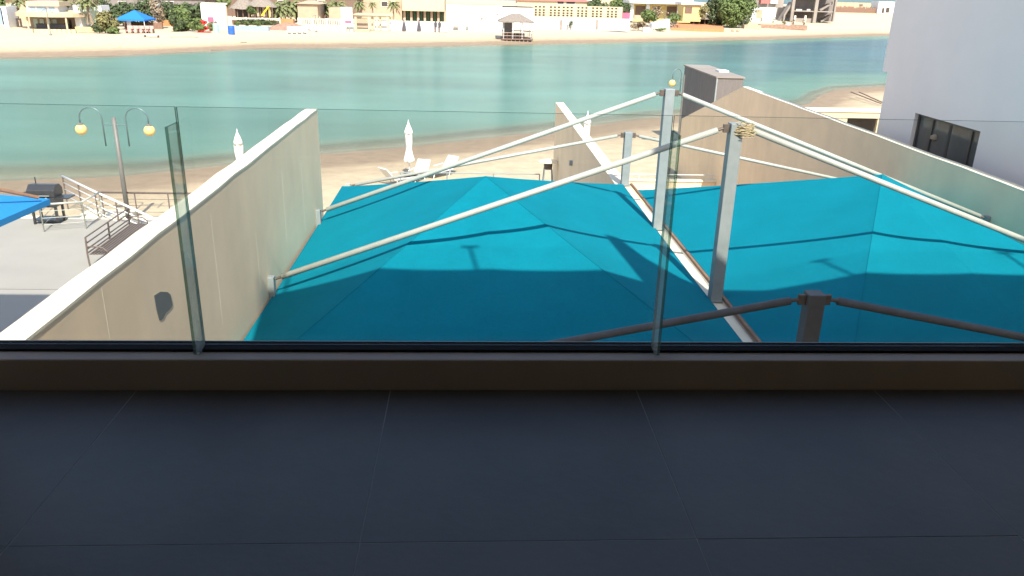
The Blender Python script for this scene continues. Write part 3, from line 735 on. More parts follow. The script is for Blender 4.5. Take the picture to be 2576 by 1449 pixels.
# blue canopy and its rusty pole
zc = 5.5
t = thing('blue_canopy', 'bright blue shade canopy reaching in at the left edge over the stone deck', 'canopy', (-8.5, 12, zc))
V = [(-7.03, 13.40, zc), (-9.93, 13.81, zc+0.1), (-9.95, 10.4, zc+0.12), (-7.27, 10.4, zc)]
V2 = [(x, y, z-0.10) for x, y, z in V]
MB().add(V+V2, [(3,2,1,0),(4,5,6,7)] + [(i, (i+1) % 4, (i+1) % 4+4, i+4) for i in range(4)]).build('canopy_cloth', M['bluecloth'], t)
a = at(0, 477, 5.79); b = at(97, 497, 5.58)
a = a + (a-b)*0.4
MB().tube([a, b], 0.03, 10).build('ridge_pipe', M['rust'], t)
for x, y in ((-9.85, 13.7),): MB().tube([(x, y, ZD), (x, y, zc)], 0.05, 8).build('canopy_post', M['rust'], t)

# ------------------------------------------------------------------ far bank: helpers
def fbox(name, m, parent, x0, x1, yt, yb, Y=None, dep=3.0, dy=0.0, base=None, **p):
    """box whose front stands on the far bank; corners surveyed in the picture (2576 px wide)"""
    g = ground((x0+x1)/2, yb); Y = g.y if Y is None else Y
    a = aty(x0, yb, Y); b = aty(x1, yb, Y); c_ = aty((x0+x1)/2, yt, Y); d = aty((x0+x1)/2, yb, Y)
    z0 = d.z if base is None else base
    return MB().box(a.x, b.x, Y+dy, Y+dy+dep, z0, c_.z).build(name, m, parent, **p)
def root(name, label, cat, x, yb, group=None, Y=None):
    g = ground(x, yb)
    if Y is not None: g = aty(x, yb, Y)
    return thing(name, label, cat, (g.x, g.y, g.z), group), g
def leaves(c, rx, ry, rz, n, size, m, name, parent, clumps=9, flat=0.0):
    mb = MB(); cs = []
    for _ in range(clumps):
        while True:
            u = Vector((random.uniform(-1, 1), random.uniform(-1, 1), random.uniform(-1, 1)))
            if u.length < 1: break
        cs.append((Vector((c[0]+u.x*rx*.72, c[1]+u.y*ry*.72, c[2]+u.z*rz*.72)), random.uniform(.28, .52)))
    V = []; F2 = []
    for k in range(n):
        cc, r = random.choice(cs)
        u = Vector((random.gauss(0, 1), random.gauss(0, 1), random.gauss(0, 1))).normalized()*random.uniform(.6, 1.05)
        p = cc + Vector((u.x*rx*r, u.y*ry*r, u.z*rz*r))
        if p.z < c[2]-rz: continue
        nrm = (u + Vector((random.uniform(-.6, .6), random.uniform(-.6, .6), random.uniform(-.3, .9)))).normalized()
        t1 = nrm.orthogonal().normalized(); t2 = nrm.cross(t1); a = random.uniform(0, 6.28)
        e1 = (t1*math.cos(a)+t2*math.sin(a))*size*random.uniform(.6, 1.3); e2 = (t2*math.cos(a)-t1*math.sin(a))*size*random.uniform(.3, .8)
        o = len(V); V += [p-e1, p-e2, p+e1, p+e2]; F2.append((o, o+1, o+2, o+3))
    return mb.add(V, F2).build(name, m, parent)
def tree(label, x, yb, yt, wpx, m, group='bushy trees on the far bank', n=1500, size=0.26, Y=None, low=0.0, clumps=14):
    t, g = root('tree', label, 'tree', x, yb, group, Y)
    top = aty(x, yt, g.y).z; h = max(1.0, top-g.z); rw_ = abs(aty(x+wpx/2, yb, g.y).x-g.x)
    tr = MB(); tr.tube([(g.x, g.y, g.z-0.1), (g.x+.1, g.y, g.z+h*.35), (g.x-.1, g.y, g.z+h*.7)], 0.05*h, 7, 0.02*h)
    for k in range(4):
        a = k*1.6+.3; tr.tube([(g.x, g.y, g.z+h*.25), (g.x+math.cos(a)*rw_*.6, g.y+math.sin(a)*rw_*.5, g.z+h*.7)], 0.02*h, 5, 0.008*h)
    tr.build('trunk', M['trunk'], t)
    lo = g.z + h*low
    leaves((g.x, g.y, (top+lo)/2), rw_, rw_*.8, (top-lo)/2, n, size, m, 'crown', t, clumps)
    return t
def palm_tree(label, x, yb, yt, wpx, Y=None, nf=18, lean=0.0, group='palms on the far bank'):
    t, g = root('palm_tree', label, 'palm tree', x, yb, group, Y)
    top = aty(x, yt, g.y).z; h = max(1.2, (top-g.z)*0.85); r = abs(aty(x+wpx/2, yb, g.y).x-g.x)
    tx = g.x+lean; MB().tube([(g.x, g.y, g.z-.1), (g.x+lean*.4, g.y, g.z+h*.5), (tx, g.y, g.z+h)], 0.2, 8, 0.14).build('trunk', M['palmtrunk'], t)
    mb = MB()
    for k in range(nf):
        a = 2.4*k; el = 1.1-1.5*(k/nf); V = []; F2 = []
        for q in range(7):
            u = q/6; dd = r*u*(0.85+.15*math.sin(k)); z = g.z+h+math.sin(el)*dd - 0.75*r*u*u*0.9
            p = Vector((tx+math.cos(a)*dd*math.cos(el*.5), g.y+math.sin(a)*dd*math.cos(el*.5), z)); wd = 0.26*r*(math.sin(math.pi*min(1, u*.9+.08)))
            sdv = Vector((-math.sin(a), math.cos(a), 0))*wd*.5
            V += [p-sdv+Vector((0, 0, -wd*.35)), p, p+sdv+Vector((0, 0, -wd*.35))]
        for q in range(6):
            o = q*3
            # leave slits between leaflets
            F2 += [(o, o+1, o+4), (o+1, o+2, o+4)] if q % 2 else [(o, o+1, o+4, o+3), (o+1, o+2, o+5, o+4)]
        mb.add(V, F2)
    mb.build('crown', M['palm'], t)
    return t
def windows(parent, m, Y, rects, yb, name='window', dep=0.12, frame=None):
    for (x0, x1, yt, y2) in rects:
        a = aty(x0, y2, Y); b = aty(x1, y2, Y); c_ = aty((x0+x1)/2, yt, Y); d = aty((x0+x1)/2, y2, Y)
        w_ = MB().box(a.x, b.x, Y-0.05, Y+0.02, d.z, c_.z).build(name, m, parent)
        if frame:
            f_ = MB(); e = 0.09
            f_.box(a.x-e, a.x, Y-0.09, Y+0.02, d.z-e, c_.z+e); f_.box(b.x, b.x+e, Y-0.09, Y+0.02, d.z-e, c_.z+e); f_.box(a.x, b.x, Y-0.09, Y+0.02, c_.z, c_.z+e); f_.box(a.x, b.x, Y-0.09, Y+0.02, d.z-e, d.z)
            f_.build('frame', frame, w_)
def baluster_fence(label, x0, x1, yt, yb, n, group='white balustrades on the far bank', m=None):
    m = m or M['coping']; t, g = root('balustrade', label, 'balustrade', (x0+x1)/2, yb, group); Y = g.y
    a = aty(x0, yb, Y).x; b = aty(x1, yb, Y).x; zt_ = aty((x0+x1)/2, yt, Y).z; z0 = g.z
    MB().box(a, b, Y-.12, Y+.12, zt_-.16, zt_).build('top_rail', m, t); MB().box(a, b, Y-.12, Y+.12, z0-.3, z0+.12).build('plinth', m, t)
    mb = MB()
    for k in range(n):
        x = a+(b-a)*(k+.5)/n; wd = (b-a)/n*.26; mb.box(x-wd, x+wd, Y-.07, Y+.07, z0+.12, zt_-.16)
    mb.build('balusters', m, t, kind='stuff')
    for k in range(4):
        x = a+(b-a)*k/3; MB().box(x-.16, x+.16, Y-.16, Y+.16, z0-.3, zt_+.1).build('pillar', m, t)

# ---- far left: round porch villa
t, g = root('porch_villa', 'cream villa with a wide oval porch roof at the far left of the far bank', 'villa', 105, 80)
Y = g.y
def disc(cx, cy, rx, ry, z0, z1, n=28):
    V = [(cx+rx*math.cos(2*math.pi*k/n), cy+ry*math.sin(2*math.pi*k/n), z) for z in (z0, z1) for k in range(n)]
    return MB().add(V, [tuple(range(n-1, -1, -1)), tuple(range(n, 2*n))] + [(k, (k+1) % n, (k+1) % n+n, k+n) for k in range(n)])
a = aty(24, 76, Y).x; b = aty(190, 76, Y).x; cx = (a+b)/2; rx = (b-a)/2+.4
zr0 = aty(105, 43, Y).z; zr1 = aty(105, 34, Y).z; zf = aty(105, 74, Y).z
disc(cx, Y+4, rx, 4.2, zr0, zr1).build('porch_roof', M['creamroof'], t)
disc(cx, Y+4, rx*.96, 4.0, zr1, zr1+.12).build('roof_top', M['cream'], t)
box('back_wall', M['canvas'], t, a+.6, b-.6, Y+5.2, Y+5.6, zf-.6, zr0)
for px in (64, 115, 162): 
    x = aty(px, 74, Y).x; MB().tube([(x, Y+1.0, zf-.6), (x, Y+1.0, zr0)], 0.14, 10).build('column', M['cream'], t)
for px, w_ in ((46, 5), (54, 4), (92, 9), (108, 9), (124, 9), (140, 9), (178, 5)):
    x = aty(px, 74, Y+5).x; ww = w_*Y/2010*.55; box('door', M['dark'] if w_ < 8 else M['paleglass'], t, x-ww, x+ww, Y+5.1, Y+5.2, zf-.5, zr0-.5)
fbox('upper_storey', M['white'], t, 68, 147, 14, 31, Y+4, 5, base=zr1)
fbox('upper_roof', M['creamroof'], t, 66, 149, 4, 15, Y+3.6, 6)
windows(t, M['bluegrey'], Y+4, [(77, 90, 18, 28), (94, 118, 18, 28), (124, 138, 18, 28)], 30)
for (p_, q_) in ((20, 92), (110, 192)):
    x0 = aty(p_, 80, Y-1.5).x; x1 = aty(q_, 80, Y-1.5).x; k = 8; mb = MB()
    for i in range(k):
        u0 = x0+(x1-x0)*i/k; u1 = x0+(x1-x0)*(i+1)/k
        yo = Y-1.0-1.6*math.sqrt(max(0, 1-(((u0+u1)/2-cx)/(rx*1.15))**2)); z_ = aty(100, 70, Y-2).z
        mb.box(u0, u1, yo, yo+.4, g.z-.5, z_-.15)
    mb.build('porch_wall', M['cream'], t)
box('sofa', M['charcoal'], t, aty(74, 74, Y).x, aty(150, 74, Y).x, Y+2.2, Y+3.2, zf-.4, aty(110, 60, Y+2).z)
fbox('garden_wall', M['yellow'], t, 190, 234, 68, 78, Y-.5, .5)
for (p_, q_, yt_) in ((10, 24, 16), (192, 208, 13), (252, 262, 14)): fbox('fin_wall', M['white'], t, p_, q_, yt_, 72, Y+3, 3)
fbox('garden_screen', M['paleglass'], t, 210, 252, 18, 60, Y+4, .3)
fbox('blue_door', M['bluegrey'], t, -4, 11, 20, 62, Y+3, .3)
fbox('side_wall', M['cream'], t, 28, 68, 26, 50, Y+6.5, .4); fbox('side_wall', M['cream'], t, 146, 196, 26, 50, Y+6.5, .4)
fbox('base_slab', M['cream'], t, -10, 236, 74, 80, Y+1, 8)

def villa(label, x0, x1, yt, yb, Y, m, roof=None, wins=(), win_m=None, group='houses of the far bank', dep=8):
    t, g = root('far_villa', label, 'villa', (x0+x1)/2, yb, group, Y)
    z0 = min(g.z, gz(g.x, g.y)-.3)
    fbox('wall', m, t, x0, x1, yt, yb, Y, dep, base=z0)
    if roof:
        a = aty(x0, yt, Y); b = aty(x1, yt, Y); zt_ = aty((x0+x1)/2, yt, Y).z; e = .5; hh = (b.x-a.x)*.16
        V = [(a.x-e, Y-e, zt_), (b.x+e, Y-e, zt_), (b.x+e, Y+dep+e, zt_), (a.x-e, Y+dep+e, zt_), (a.x+hh*2, Y+dep/2, zt_+hh), (b.x-hh*2, Y+dep/2, zt_+hh)]
        MB().add(V, [(0, 1, 5, 4), (1, 2, 5), (2, 3, 4, 5), (3, 0, 4), (3, 2, 1, 0)]).build('roof', roof, t)
    windows(t, win_m or M['dark'], Y, wins, yb, frame=M['white'])
    return t
# rear rows
villa('mauve roofed villa behind the round porch', 20, 200, 2, 40, 150, M['canvas'], M['mauve'], [(30, 44, 12, 26), (160, 176, 10, 24)])
villa('pale villa half hidden behind the dark trees left of the thatched gazebo', 255, 520, -6, 50, 190, M['concdark'], M['redroof'], [(300, 318, 4, 20), (355, 372, 4, 20), (420, 438, 4, 20)])
villa('long dark sided villa behind the thatched gazebos', 560, 900, -10, 50, 205, M['brown'], M['mauve'], [(600, 620, 2, 18), (700, 720, 2, 18), (800, 818, 2, 18)])
villa('pale two storey house behind the wooden pergola', 905, 1015, -4, 50, 212, M['canvas'], None, [(960, 975, 4, 16), (985, 1000, 4, 16)])
villa('cream house with red roof behind the big blank white wall', 1300, 1480, 3, 40, 235, M['cream'], M['redroof'], [(1402, 1418, 3, 10), (1424, 1446, 3, 10)])
villa('yellowish house with dark openings behind the perforated cream wall', 1455, 1600, -12, 45, 250, M['cream'], None, [(1458, 1478, 2, 10), (1482, 1508, 2, 10)])
# central palms, left trees
for i, (x, yb, yt, wd, ln_) in enumerate(((45, 38, -2, 72, .5), (170, 40, -4, 80, .3), (222, 60, -8, 62, .6), (234, 60, -6, 62, -.9))):
    palm_tree(['palm leaning behind the left end of the oval porch', 'palm behind the right end of the oval porch', 'left of two thin palms before the pale screen', 'right of two thin palms before the pale screen'][i], x, yb, yt, wd, lean=ln_, Y=(138 if i < 2 else 132))
tree('olive coloured bush left of the blue gazebo', 272, 84, 22, 58, M['leafo'], n=1500)
tree('small dark bush at the foot of the olive one', 250, 84, 55, 32, M['leafd'], n=500, size=.2)
tree('dark green tree behind the blue gazebo', 312, 66, -6, 80, M['leafd'], n=2200, Y=150)
tree('dark green tree right of the blue gazebo', 372, 66, -12, 70, M['leafd'], n=2000, Y=152)
tree('broad dark tree behind the orange planter', 425, 62, -8, 90, M['leafd'], n=2600, Y=156, clumps=20)
tree('dark tree between the pale screen and the blue gazebo', 262, 60, -8, 60, M['leafd'], n=1600, Y=154)
tree('bushy tree left edge of the green clump by the planter', 445, 80, 30, 44, M['leafd'], n=1200, Y=138)
tree('bush filling the foot of the white screen', 500, 80, 46, 44, M['leafm'], n=1100, Y=137)
tree('rounded green tree left of the white panel', 462, 78, 10, 66, M['leafm'], n=2400, Y=140)
tree('dark tree behind the rounded green tree', 496, 74, -6, 70, M['leafd'], n=2000, Y=148)
tree('low green bush before the pink chairs bed', 285, 85, 68, 44, M['leafm'], n=500, size=.2)
tree('green tree touching the right of the white panel', 655-20, 40, 10, 26, M['leafm'], n=500, Y=170)
# bougainvillea rock
t, g = root('rock_fountain', 'speckled brown and white rockery behind the orange planter', 'rockery', 402, 62, Y=146)
leaves((g.x, g.y, g.z+2.6), 1.1, 1, 3.4, 700, .28, M['dry'], 'rocks', t, 8); leaves((g.x-.2, g.y-.3, g.z+3.2), .7, .6, 2.4, 140, .22, M['white'], 'blossoms', t, 6)
fb = lambda nm, m_, x0, x1, yt, yb, lab, cat, **k: tagged(fbox(nm, m_, None, x0, x1, yt, yb, **k), lab, cat)
fb('orange_planter', M['terracotta'], 398, 436, 51, 66, 'orange clay planter wall under the rockery', 'planter', dep=1.2)
# blue gazebo
t, g = root('blue_gazebo', 'blue pointed canopy gazebo above the row of pink chairs', 'gazebo', 337, 74); Y = g.y
a = aty(301, 45, Y); b = aty(374, 45, Y); zt_ = aty(337, 30, Y).z; z0 = a.z-.1
e_ = .25
V = [(a.x, Y-2, z0), (b.x, Y-2, z0), (b.x, Y+3, z0), (a.x, Y+3, z0), ((a.x+b.x)/2, Y+.5, zt_+.3), (a.x, Y-2, z0-e_), (b.x, Y-2, z0-e_), (b.x, Y+3, z0-e_), (a.x, Y+3, z0-e_)]
MB().add(V, [(0,1,4),(1,2,4),(2,3,4),(3,0,4),(0,5,6,1),(1,6,7,2),(2,7,8,3),(3,8,5,0)]).build('canopy', M['blue'], t)
for x in (a.x+.1, b.x-.1):
    for y in (Y-1.9, Y+2.9): MB().tube([(x, y, g.z), (x, y, z0)], .06, 6).build('post', M['white'], t)
x = aty(330, 60, Y).x; MB().box(x-.3, x+.3, Y-1, Y-.8, g.z, aty(330, 47, Y).z).build('white_banner', M['white'], t)
leaves(((a.x+b.x)/2+.3, Y+2.2, g.z+1.2), 2.6, .5, 1.0, 500, .2, M['leafo'], 'climbers', t, 8)
fb('brown_hedge', M['reed'], 306, 402, 57, 74, 'brown plank hedge behind the pink chairs', 'hedge', dep=.5, dy=1.2)
for k, px in enumerate((325, 339, 353, 366, 377)):
    t, g = root('pink_chair', ['pale pink chair, first from the left of the row', 'pale pink chair, second from the left of the row', 'pale pink chair in the middle of the row of five', 'pale pink chair, second from the right of the row', 'pale pink chair, rightmost of the row under the blue gazebo'][k], 'chair', px, 84, 'pale pink chairs in a row')
    x, y, z = g.x, g.y, g.z; w_ = .42
    MB().box(x-w_, x+w_, y, y+.7, z+.3, z+.42).build('seat', M['pinkch'], t); MB().box(x-w_, x+w_, y+.6, y+.72, z+.42, z+1.1).build('backrest', M['pinkch'], t)
    MB().box(x-w_-.08, x-w_, y, y+.7, z, z+.65).build('armrest', M['brown'], t); MB().box(x+w_, x+w_+.08, y, y+.7, z, z+.65).build('armrest', M['brown'], t)
t, g = root('low_bench', 'small white low bench on the sand in front of the pink chairs', 'bench', 380, 95); MB().box(g.x-1.1, g.x+1.1, g.y, g.y+.5, g.z+.38, g.z+.46).build('seat', M['white'], t)
for dx in (-.95, .95): MB().box(g.x+dx-.06, g.x+dx+.06, g.y, g.y+.5, g.z, g.z+.38).build('leg', M['brown'], t)
def thin_lamp(label, x, yb, yt):
    t, g = root('lamp_post', label, 'lamp post', x, yb, 'thin lamp posts on the far beach'); z = aty(x, yt, g.y).z
    MB().tube([(g.x, g.y, g.z), (g.x, g.y, z)], .055, 6).build('pole', M['polegrey'], t); MB().lathe([(.2, 0), (.2, .12), (.06, .3)], (g.x, g.y, g.z), 8).build('base', M['polegrey'], t)
    MB().tube([(g.x-.7, g.y, z-.25), (g.x, g.y, z), (g.x+.7, g.y, z-.25)], .035, 5).build('arm', M['polegrey'], t)
    for s_ in (-1, 1): MB().lathe([(.02, -.16), (.16, 0), (.02, .16)], (g.x+s_*.7, g.y, z-.4), 8).build('globe', M['cream'], t)
thin_lamp('thin lamp post before the oval porch', 128, 89, 22); thin_lamp('thin lamp post between the two white balustrades', 796, 81, 38)
thin_lamp('thin lamp post before the white panel of the stairs', 1670, 71, 28)

# white panel area
t, g = root('white_screen', 'big bright white rectangular screen wall among the trees', 'screen', 545, 76)
fbox('screen_panel', M['white'], t, 510, 572, 10, 74, Y=g.y+2, dep=.4)
fbox('cap', M['coping'], t, 507, 570, 7, 10.5, Y=g.y+1.9, dep=.6)
fb('pink_sign', M['pinksign'], 570-430+430-40-7, 537, 43, 54, 'small pink sign in front of the white screen', 'sign', dep=.12, Y=g.y+1.6)
tree('yellow green bush at the foot of the white screen', 532, 78, 54, 26, M['leafo'], n=400, size=.18)
t, g = root('toy_slide', 'red zigzag plastic toy slide left of the white screen', 'toy slide', 514, 82)
mb = MB()
for (p_, q_) in (((-1.0, 2.3), (.5, 1.9)), ((.5, 1.9), (-.4, 1.2)), ((-.4, 1.2), (.7, .8)), ((.7, .8), (-.9, .15))): mb.bar((g.x+p_[0]*.9, g.y, g.z+p_[1]*.85), (g.x+q_[0]*.9, g.y, g.z+q_[1]*.85), 1.0, .28)
mb.build('chute', M['red'], t); MB().box(g.x-1.0, g.x+1.0, g.y-.5, g.y+.5, g.z, g.z+.18).build('foot', M['red'], t)
t, g = root('mint_bin', 'pale mint green bin with a dark lid before the white screen', 'bin', 545, 83)
MB().lathe([(.42, 0), (.5, 1.3), (.4, 1.45)], (g.x, g.y, g.z), 12).build('body', M['mint'], t); MB().lathe([(.2, 1.45), (.22, 1.7), (.1, 1.8)], (g.x, g.y, g.z), 10).build('lid', M['brown'], t)
t, g = root('blue_bin', 'bright blue barrel on the sand right of the white screen', 'barrel', 583, 87)
MB().lathe([(.46, 0), (.52, .1), (.5, .6), (.52, 1.1), (.46, 1.25)], (g.x, g.y, g.z), 14).build('body', M['bin'], t); MB().lathe([(.49, 1.25), (.49, 1.32)], (g.x, g.y, g.z), 14).build('lid', M['blue'], t)
t, g = root('flag_pole', 'tall thin white pole right of the white screen', 'pole', 575, 82); z = aty(575, 15, g.y).z
MB().tube([(g.x, g.y, g.z), (g.x, g.y, z)], .08, 6).build('pole', M['canvas'], t); MB().lathe([(.2, 0), (.12, .3)], (g.x, g.y, g.z), 8).build('foot', M['concrete'], t)
# thatched gazebos
def thatched(label, x0, x1, ytop, yeave, yb, Y, walls=True):
    t, g = root('thatched_gazebo', label, 'gazebo', (x0+x1)/2, yb, 'thatched gazebos', Y)
    a = aty(x0, yeave, Y).x; b = aty(x1, yeave, Y).x; ze = aty((x0+x1)/2, yeave, Y).z; zt_ = aty((x0+x1)/2, ytop, Y).z; cx = (a+b)/2; r = (b-a)/2
    mb = MB(); n = 20; V = []
    for q in range(6):
        u = q/5
        for k in range(n): V.append((cx+math.cos(2*math.pi*k/n)*(r*(1-u)+.1), Y+r*.7+math.sin(2*math.pi*k/n)*(r*.7*(1-u)+.1), ze+(zt_-ze)*u+random.uniform(-.08, .08)))
    mb.add(V, [(q*n+k, q*n+(k+1) % n, (q+1)*n+(k+1) % n, (q+1)*n+k) for q in range(5) for k in range(n)]+[tuple(range(5*n, 6*n)), tuple(range(n-1, -1, -1))]).build('thatch_roof', M['thatch'], t)
    for k in range(5):
        x = a+.8+(b-a-1.6)*k/4; MB().tube([(x, Y+.8, g.z), (x, Y+.8, ze+.1)], .12, 6).build('post', M['brown'], t)
        if walls and k < 4: MB().box(x+.35, x+(b-a-1.6)/4-.35, Y+1.0, Y+1.1, g.z+.3, ze).build('curtain', M['canvas'], t)
    MB().box(a+.8, b-.8, Y+r*1.1, Y+r*1.1+.2, g.z, ze).build('back_wall', M['dark'], t)
    return t
thatched('large thatched gazebo with sand coloured curtains behind the balustrade', 612, 692, -16, 18, 46, 172)
thatched('thatched gazebo with an open dark side, left of the curtained one', 570, 645, -10, 23, 48, 178, False)
t, g = root('yellow_slide', 'yellow slide on the lawn under the curtained gazebo', 'toy slide', 668, 44, Y=168); MB().bar((g.x-.7, g.y, g.z+.3), (g.x+.8, g.y, g.z+2.1), .6, .25).build('chute', M['yellowp'], t); MB().tube([(g.x+.8, g.y, g.z-.2), (g.x+.8, g.y, g.z+2)], .06, 6).build('post', M['yellowp'], t)
baluster_fence('white balustrade below the thatched gazebos', 578, 704, 45, 62, 26); baluster_fence('white balustrade between the palms and the white signboard', 752, 858, 47, 64, 24)
for px, w_, lab in ((640, 120, 'dark hedge behind the left white balustrade'), (806, 100, 'dark hedge behind the right white balustrade')):
    q_, g2 = root('hedge', lab, 'hedge', px, 64, 'hedges behind the balustrades'); rr_ = abs(aty(px+w_/2, 64, g2.y).x-g2.x)
    leaves((g2.x, g2.y+1.0, g2.z+.5), rr_, .4, .75, 1500, .22, M['leafd'], 'foliage', q_, 40); MB().box(g2.x-rr_, g2.x+rr_, g2.y+1.2, g2.y+1.35, g2.z-.3, g2.z+.9).build('hedge_core', M['brown'], q_)
fb('pool_wall', M['bluegrey'], 592, 676, 66, 78, 'low blue grey wall below the left balustrade', 'wall', dep=.6)
fb('white_low_wall', M['white'], 770, 862, 67, 77, 'low white wall below the right balustrade', 'wall', dep=.6)
for k, (x, w_) in enumerate(((598, 22), (622, 18), (650, 16))): tree(['left', 'middle', 'right'][k]+' small bush against the left balustrade', x, 66, 53, w_, M['leafm'], n=200, size=.16)
t, g = root('gravel_mound', 'brown gravel mound on the sand before the palms', 'mound', 722, 77)
mb = MB(); V = []; n = 18
for q in range(6):
    u = q/5
    for k in range(n): V.append((g.x+math.cos(2*math.pi*k/n)*4.2*(1-u)*(1+.1*math.sin(k*3)), g.y+2+math.sin(2*math.pi*k/n)*2.4*(1-u), g.z-.1+1.35*math.sin(u*1.57)))
mb.add(V, [(q*n+k, q*n+(k+1) % n, (q+1)*n+(k+1) % n, (q+1)*n+k) for q in range(5) for k in range(n)]+[tuple(range(5*n, 6*n))]).build('heap', M['mound'], t)
for k, px in enumerate((728, 741, 754, 767)):
    t, g = root('plastic_chair', ['leftmost of the four white chairs by the gravel mound', 'second white chair beside the gravel mound', 'third white chair from the gravel mound', 'white chair farthest right of the gravel mound'][k], 'chair', px, 86, 'white plastic chairs by the mound')
    x, y, z = g.x, g.y, g.z
    MB().box(x-.42, x+.42, y, y+.7, z+.38, z+.5).build('seat', M['white'], t); MB().box(x-.42, x+.42, y+.6, y+.7, z+.5, z+1.2).build('backrest', M['white'], t)
    for dx in (-.36, .36):
        for dy in (.05, .62): MB().box(x+dx-.04, x+dx+.04, y+dy-.04, y+dy+.04, z, z+.38).build('leg', M['white'], t)
for i, (x, yb, yt, wd) in enumerate(((686, 56, 4, 78), (708, 58, 14, 74), (732, 56, 2, 84), (748, 54, 14, 56), (800, 54, 4, 84), (822, 54, 12, 70), (848, 52, 3, 72), (778, 50, 2, 60))):
    palm_tree(['spreading palm right beside the thatched gazebo', 'bushy palm left of the clay steps', 'tall palm above the clay steps', 'small palm right of the clay steps', 'grey green palm before the beige tents', 'palm behind the middle of the right balustrade', 'palm left of the white signboard', 'back palm between the beige tents'][i], x, yb, yt, wd, nf=34)
fb('clay_steps', M['terracotta'], 700, 738, 48, 62, 'reddish clay steps between the palms', 'steps', dep=1.5)
villa('small beige tent shaped house between the palms', 750, 800, 10, 46, 178, M['canvas'], M['canvas'], [])
villa('small beige house left of the white signboard', 828, 862, 20, 50, 182, M['canvas'], None, [])
# white signboard
t, g = root('signboard', 'tall white signboard with a red stripe and small panels below', 'signboard', 874, 80)
fbox('board', M['white'], t, 860, 888, 18, 80, Y=g.y, dep=.5); fbox('stripe', M['pinksign'], t, 868, 884, 52, 58, Y=g.y-.08, dep=.1)
fbox('panel', M['mint'], t, 872, 892, 62, 68, Y=g.y-.4, dep=.1)
for px in (873, 880, 890): fbox('foot', M['concrete'], t, px-2, px+1.5, 68, 81, Y=g.y-.35, dep=.1)
# pergola
t, g = root('pergola', 'cream timber pergola with a lattice side and garden swing', 'pergola', 935, 80); Y = g.y
for px in (896, 929, 950, 976): 
    x = aty(px, 80, Y).x; zt_ = aty(px, 42, Y).z
    for dy in (0, 5): MB().box(x-.16, x+.16, Y+dy-.16, Y+dy+.16, g.z-.2, zt_).build('post', M['cream'], t)
zt_ = aty(935, 42, Y).z; xa = aty(890, 42, Y).x; xb = aty(982, 42, Y).x
for k in range(6): MB().box(xa, xb, Y-.3+k*1.1, Y-.1+k*1.1, zt_+.21, zt_+.42).build('slat', M['cream'], t)
for dy in (0, 5): MB().box(xa, xb, Y+dy-.1, Y+dy+.1, zt_, zt_+.2).build('beam', M['cream'], t)
MB().box(aty(935, 60, Y).x, aty(978, 60, Y).x, Y+5.2, Y+5.3, g.z, aty(950, 54, Y).z).build('lattice_panel', M['white'], t)
x = aty(910, 70, Y).x; MB().box(x-1.1, x+1.1, Y+1.4, Y+1.5, g.z+.6, g.z+2.2).build('swing_back', M['canvas'], t); MB().box(x-1.1, x+1.1, Y+.6, Y+1.4, g.z+.45, g.z+.6).build('swing_seat', M['dark'], t)
fb('red_steps', M['canvas'], 898, 930, 74, 81, 'pinkish stone step at the foot of the pergola', 'step', dep=1)
for i, (x, w_) in enumerate(((905, 46), (990, 46), (1006, 40), (938, 30))): palm_tree(['dark palm above the left end of the pergola', 'dark palm at the right end of the pergola', 'palm against the pillar of the green curtained hall', 'small palm behind the middle of the pergola'][i], x, 48, 2, w_, Y=178+3*i, nf=30)
# hall with green curtains
t, g = root('curtained_hall', 'cream flat roofed hall with dark green curtains between slim columns', 'building', 1066, 60, Y=181); Y = 181
fbox('roof', M['cream'], t, 1012, 1118, -6, 28, Y=Y-1.5, dep=12)
fbox('back_wall', M['brown'], t, 1012, 1118, 28, 60, Y=Y+2.4, dep=.3)
for k in range(7):
    px = 1018+k*17; x = aty(px, 50, Y).x; z0 = aty(px, 58, Y).z; z1 = aty(px, 27.5, Y).z
    MB().box(x-.24, x+.24, Y-.2, Y+.3, z0, z1).build('column', M['canvas'], t)
    if k < 6:
        mb = MB(); xx = aty(px+15, 50, Y).x-.3; k2 = 6
        for q in range(k2): u = x+.5+(xx-x-.6)*q/k2; mb.box(u, u+(xx-x-.6)/k2*.62, Y+.4+.12*(q % 2), Y+.55+.12*(q % 2), z0, z1)
        mb.build('curtain', M['greencloth'], t)
fbox('side_wall', M['canvas'], t, 996, 1012, -6, 54, Y=Y, dep=8)
t, g = root('white_wall', 'low white garden wall with black folded parasols in front', 'wall', 1055, 79); wy = g.y
fbox('wall_body', M['white'], t, 980, 1128, 55, 79, Y=wy, dep=.4); fbox('coping', M['coping'], t, 979, 1129, 53.5, 55, Y=wy-.05, dep=.5)
for k, px in enumerate((1017, 1055)):
    t, g = root('folded_parasol', ['left black folded parasol before the low white wall', 'right black folded parasol before the low white wall'][k], 'parasol', px, 79, 'black folded parasols'); y = wy-1
    z = aty(px, 50, y).z; gz0 = gz(g.x, y)
    MB().lathe([(.42, gz0+.1), (.3, gz0+(z-gz0)*.5), (.12, gz0+(z-gz0)*.85), (.04, z)], (g.x, y, 0), 10).build('folded_canopy', M['charcoal'], t); MB().tube([(g.x, y, gz0-.05), (g.x, y, z+.3)], .05, 6).build('pole', M['white'], t)
for px, lab in ((1098, 'small dark parasol in the middle of the low white wall'), (1108, 'dark figure like stand by the right end of the low white wall')):
    t, g = root('garden_stand', lab, 'stand', px, 78); y = wy-.8; gz0 = gz(g.x, y)
    MB().tube([(g.x, y, gz0), (g.x, y, aty(px, 55, y).z)], .07, 6).build('pole', M['brown'], t); MB().lathe([(.22, 0), (.3, .7), (.1, 1.0)], (g.x, y, gz0+.9), 8).build('head', M['charcoal'], t)
t, g = root('blank_wall_house', 'large blank bright white house wall with two faint marks', 'house', 1190, 76)
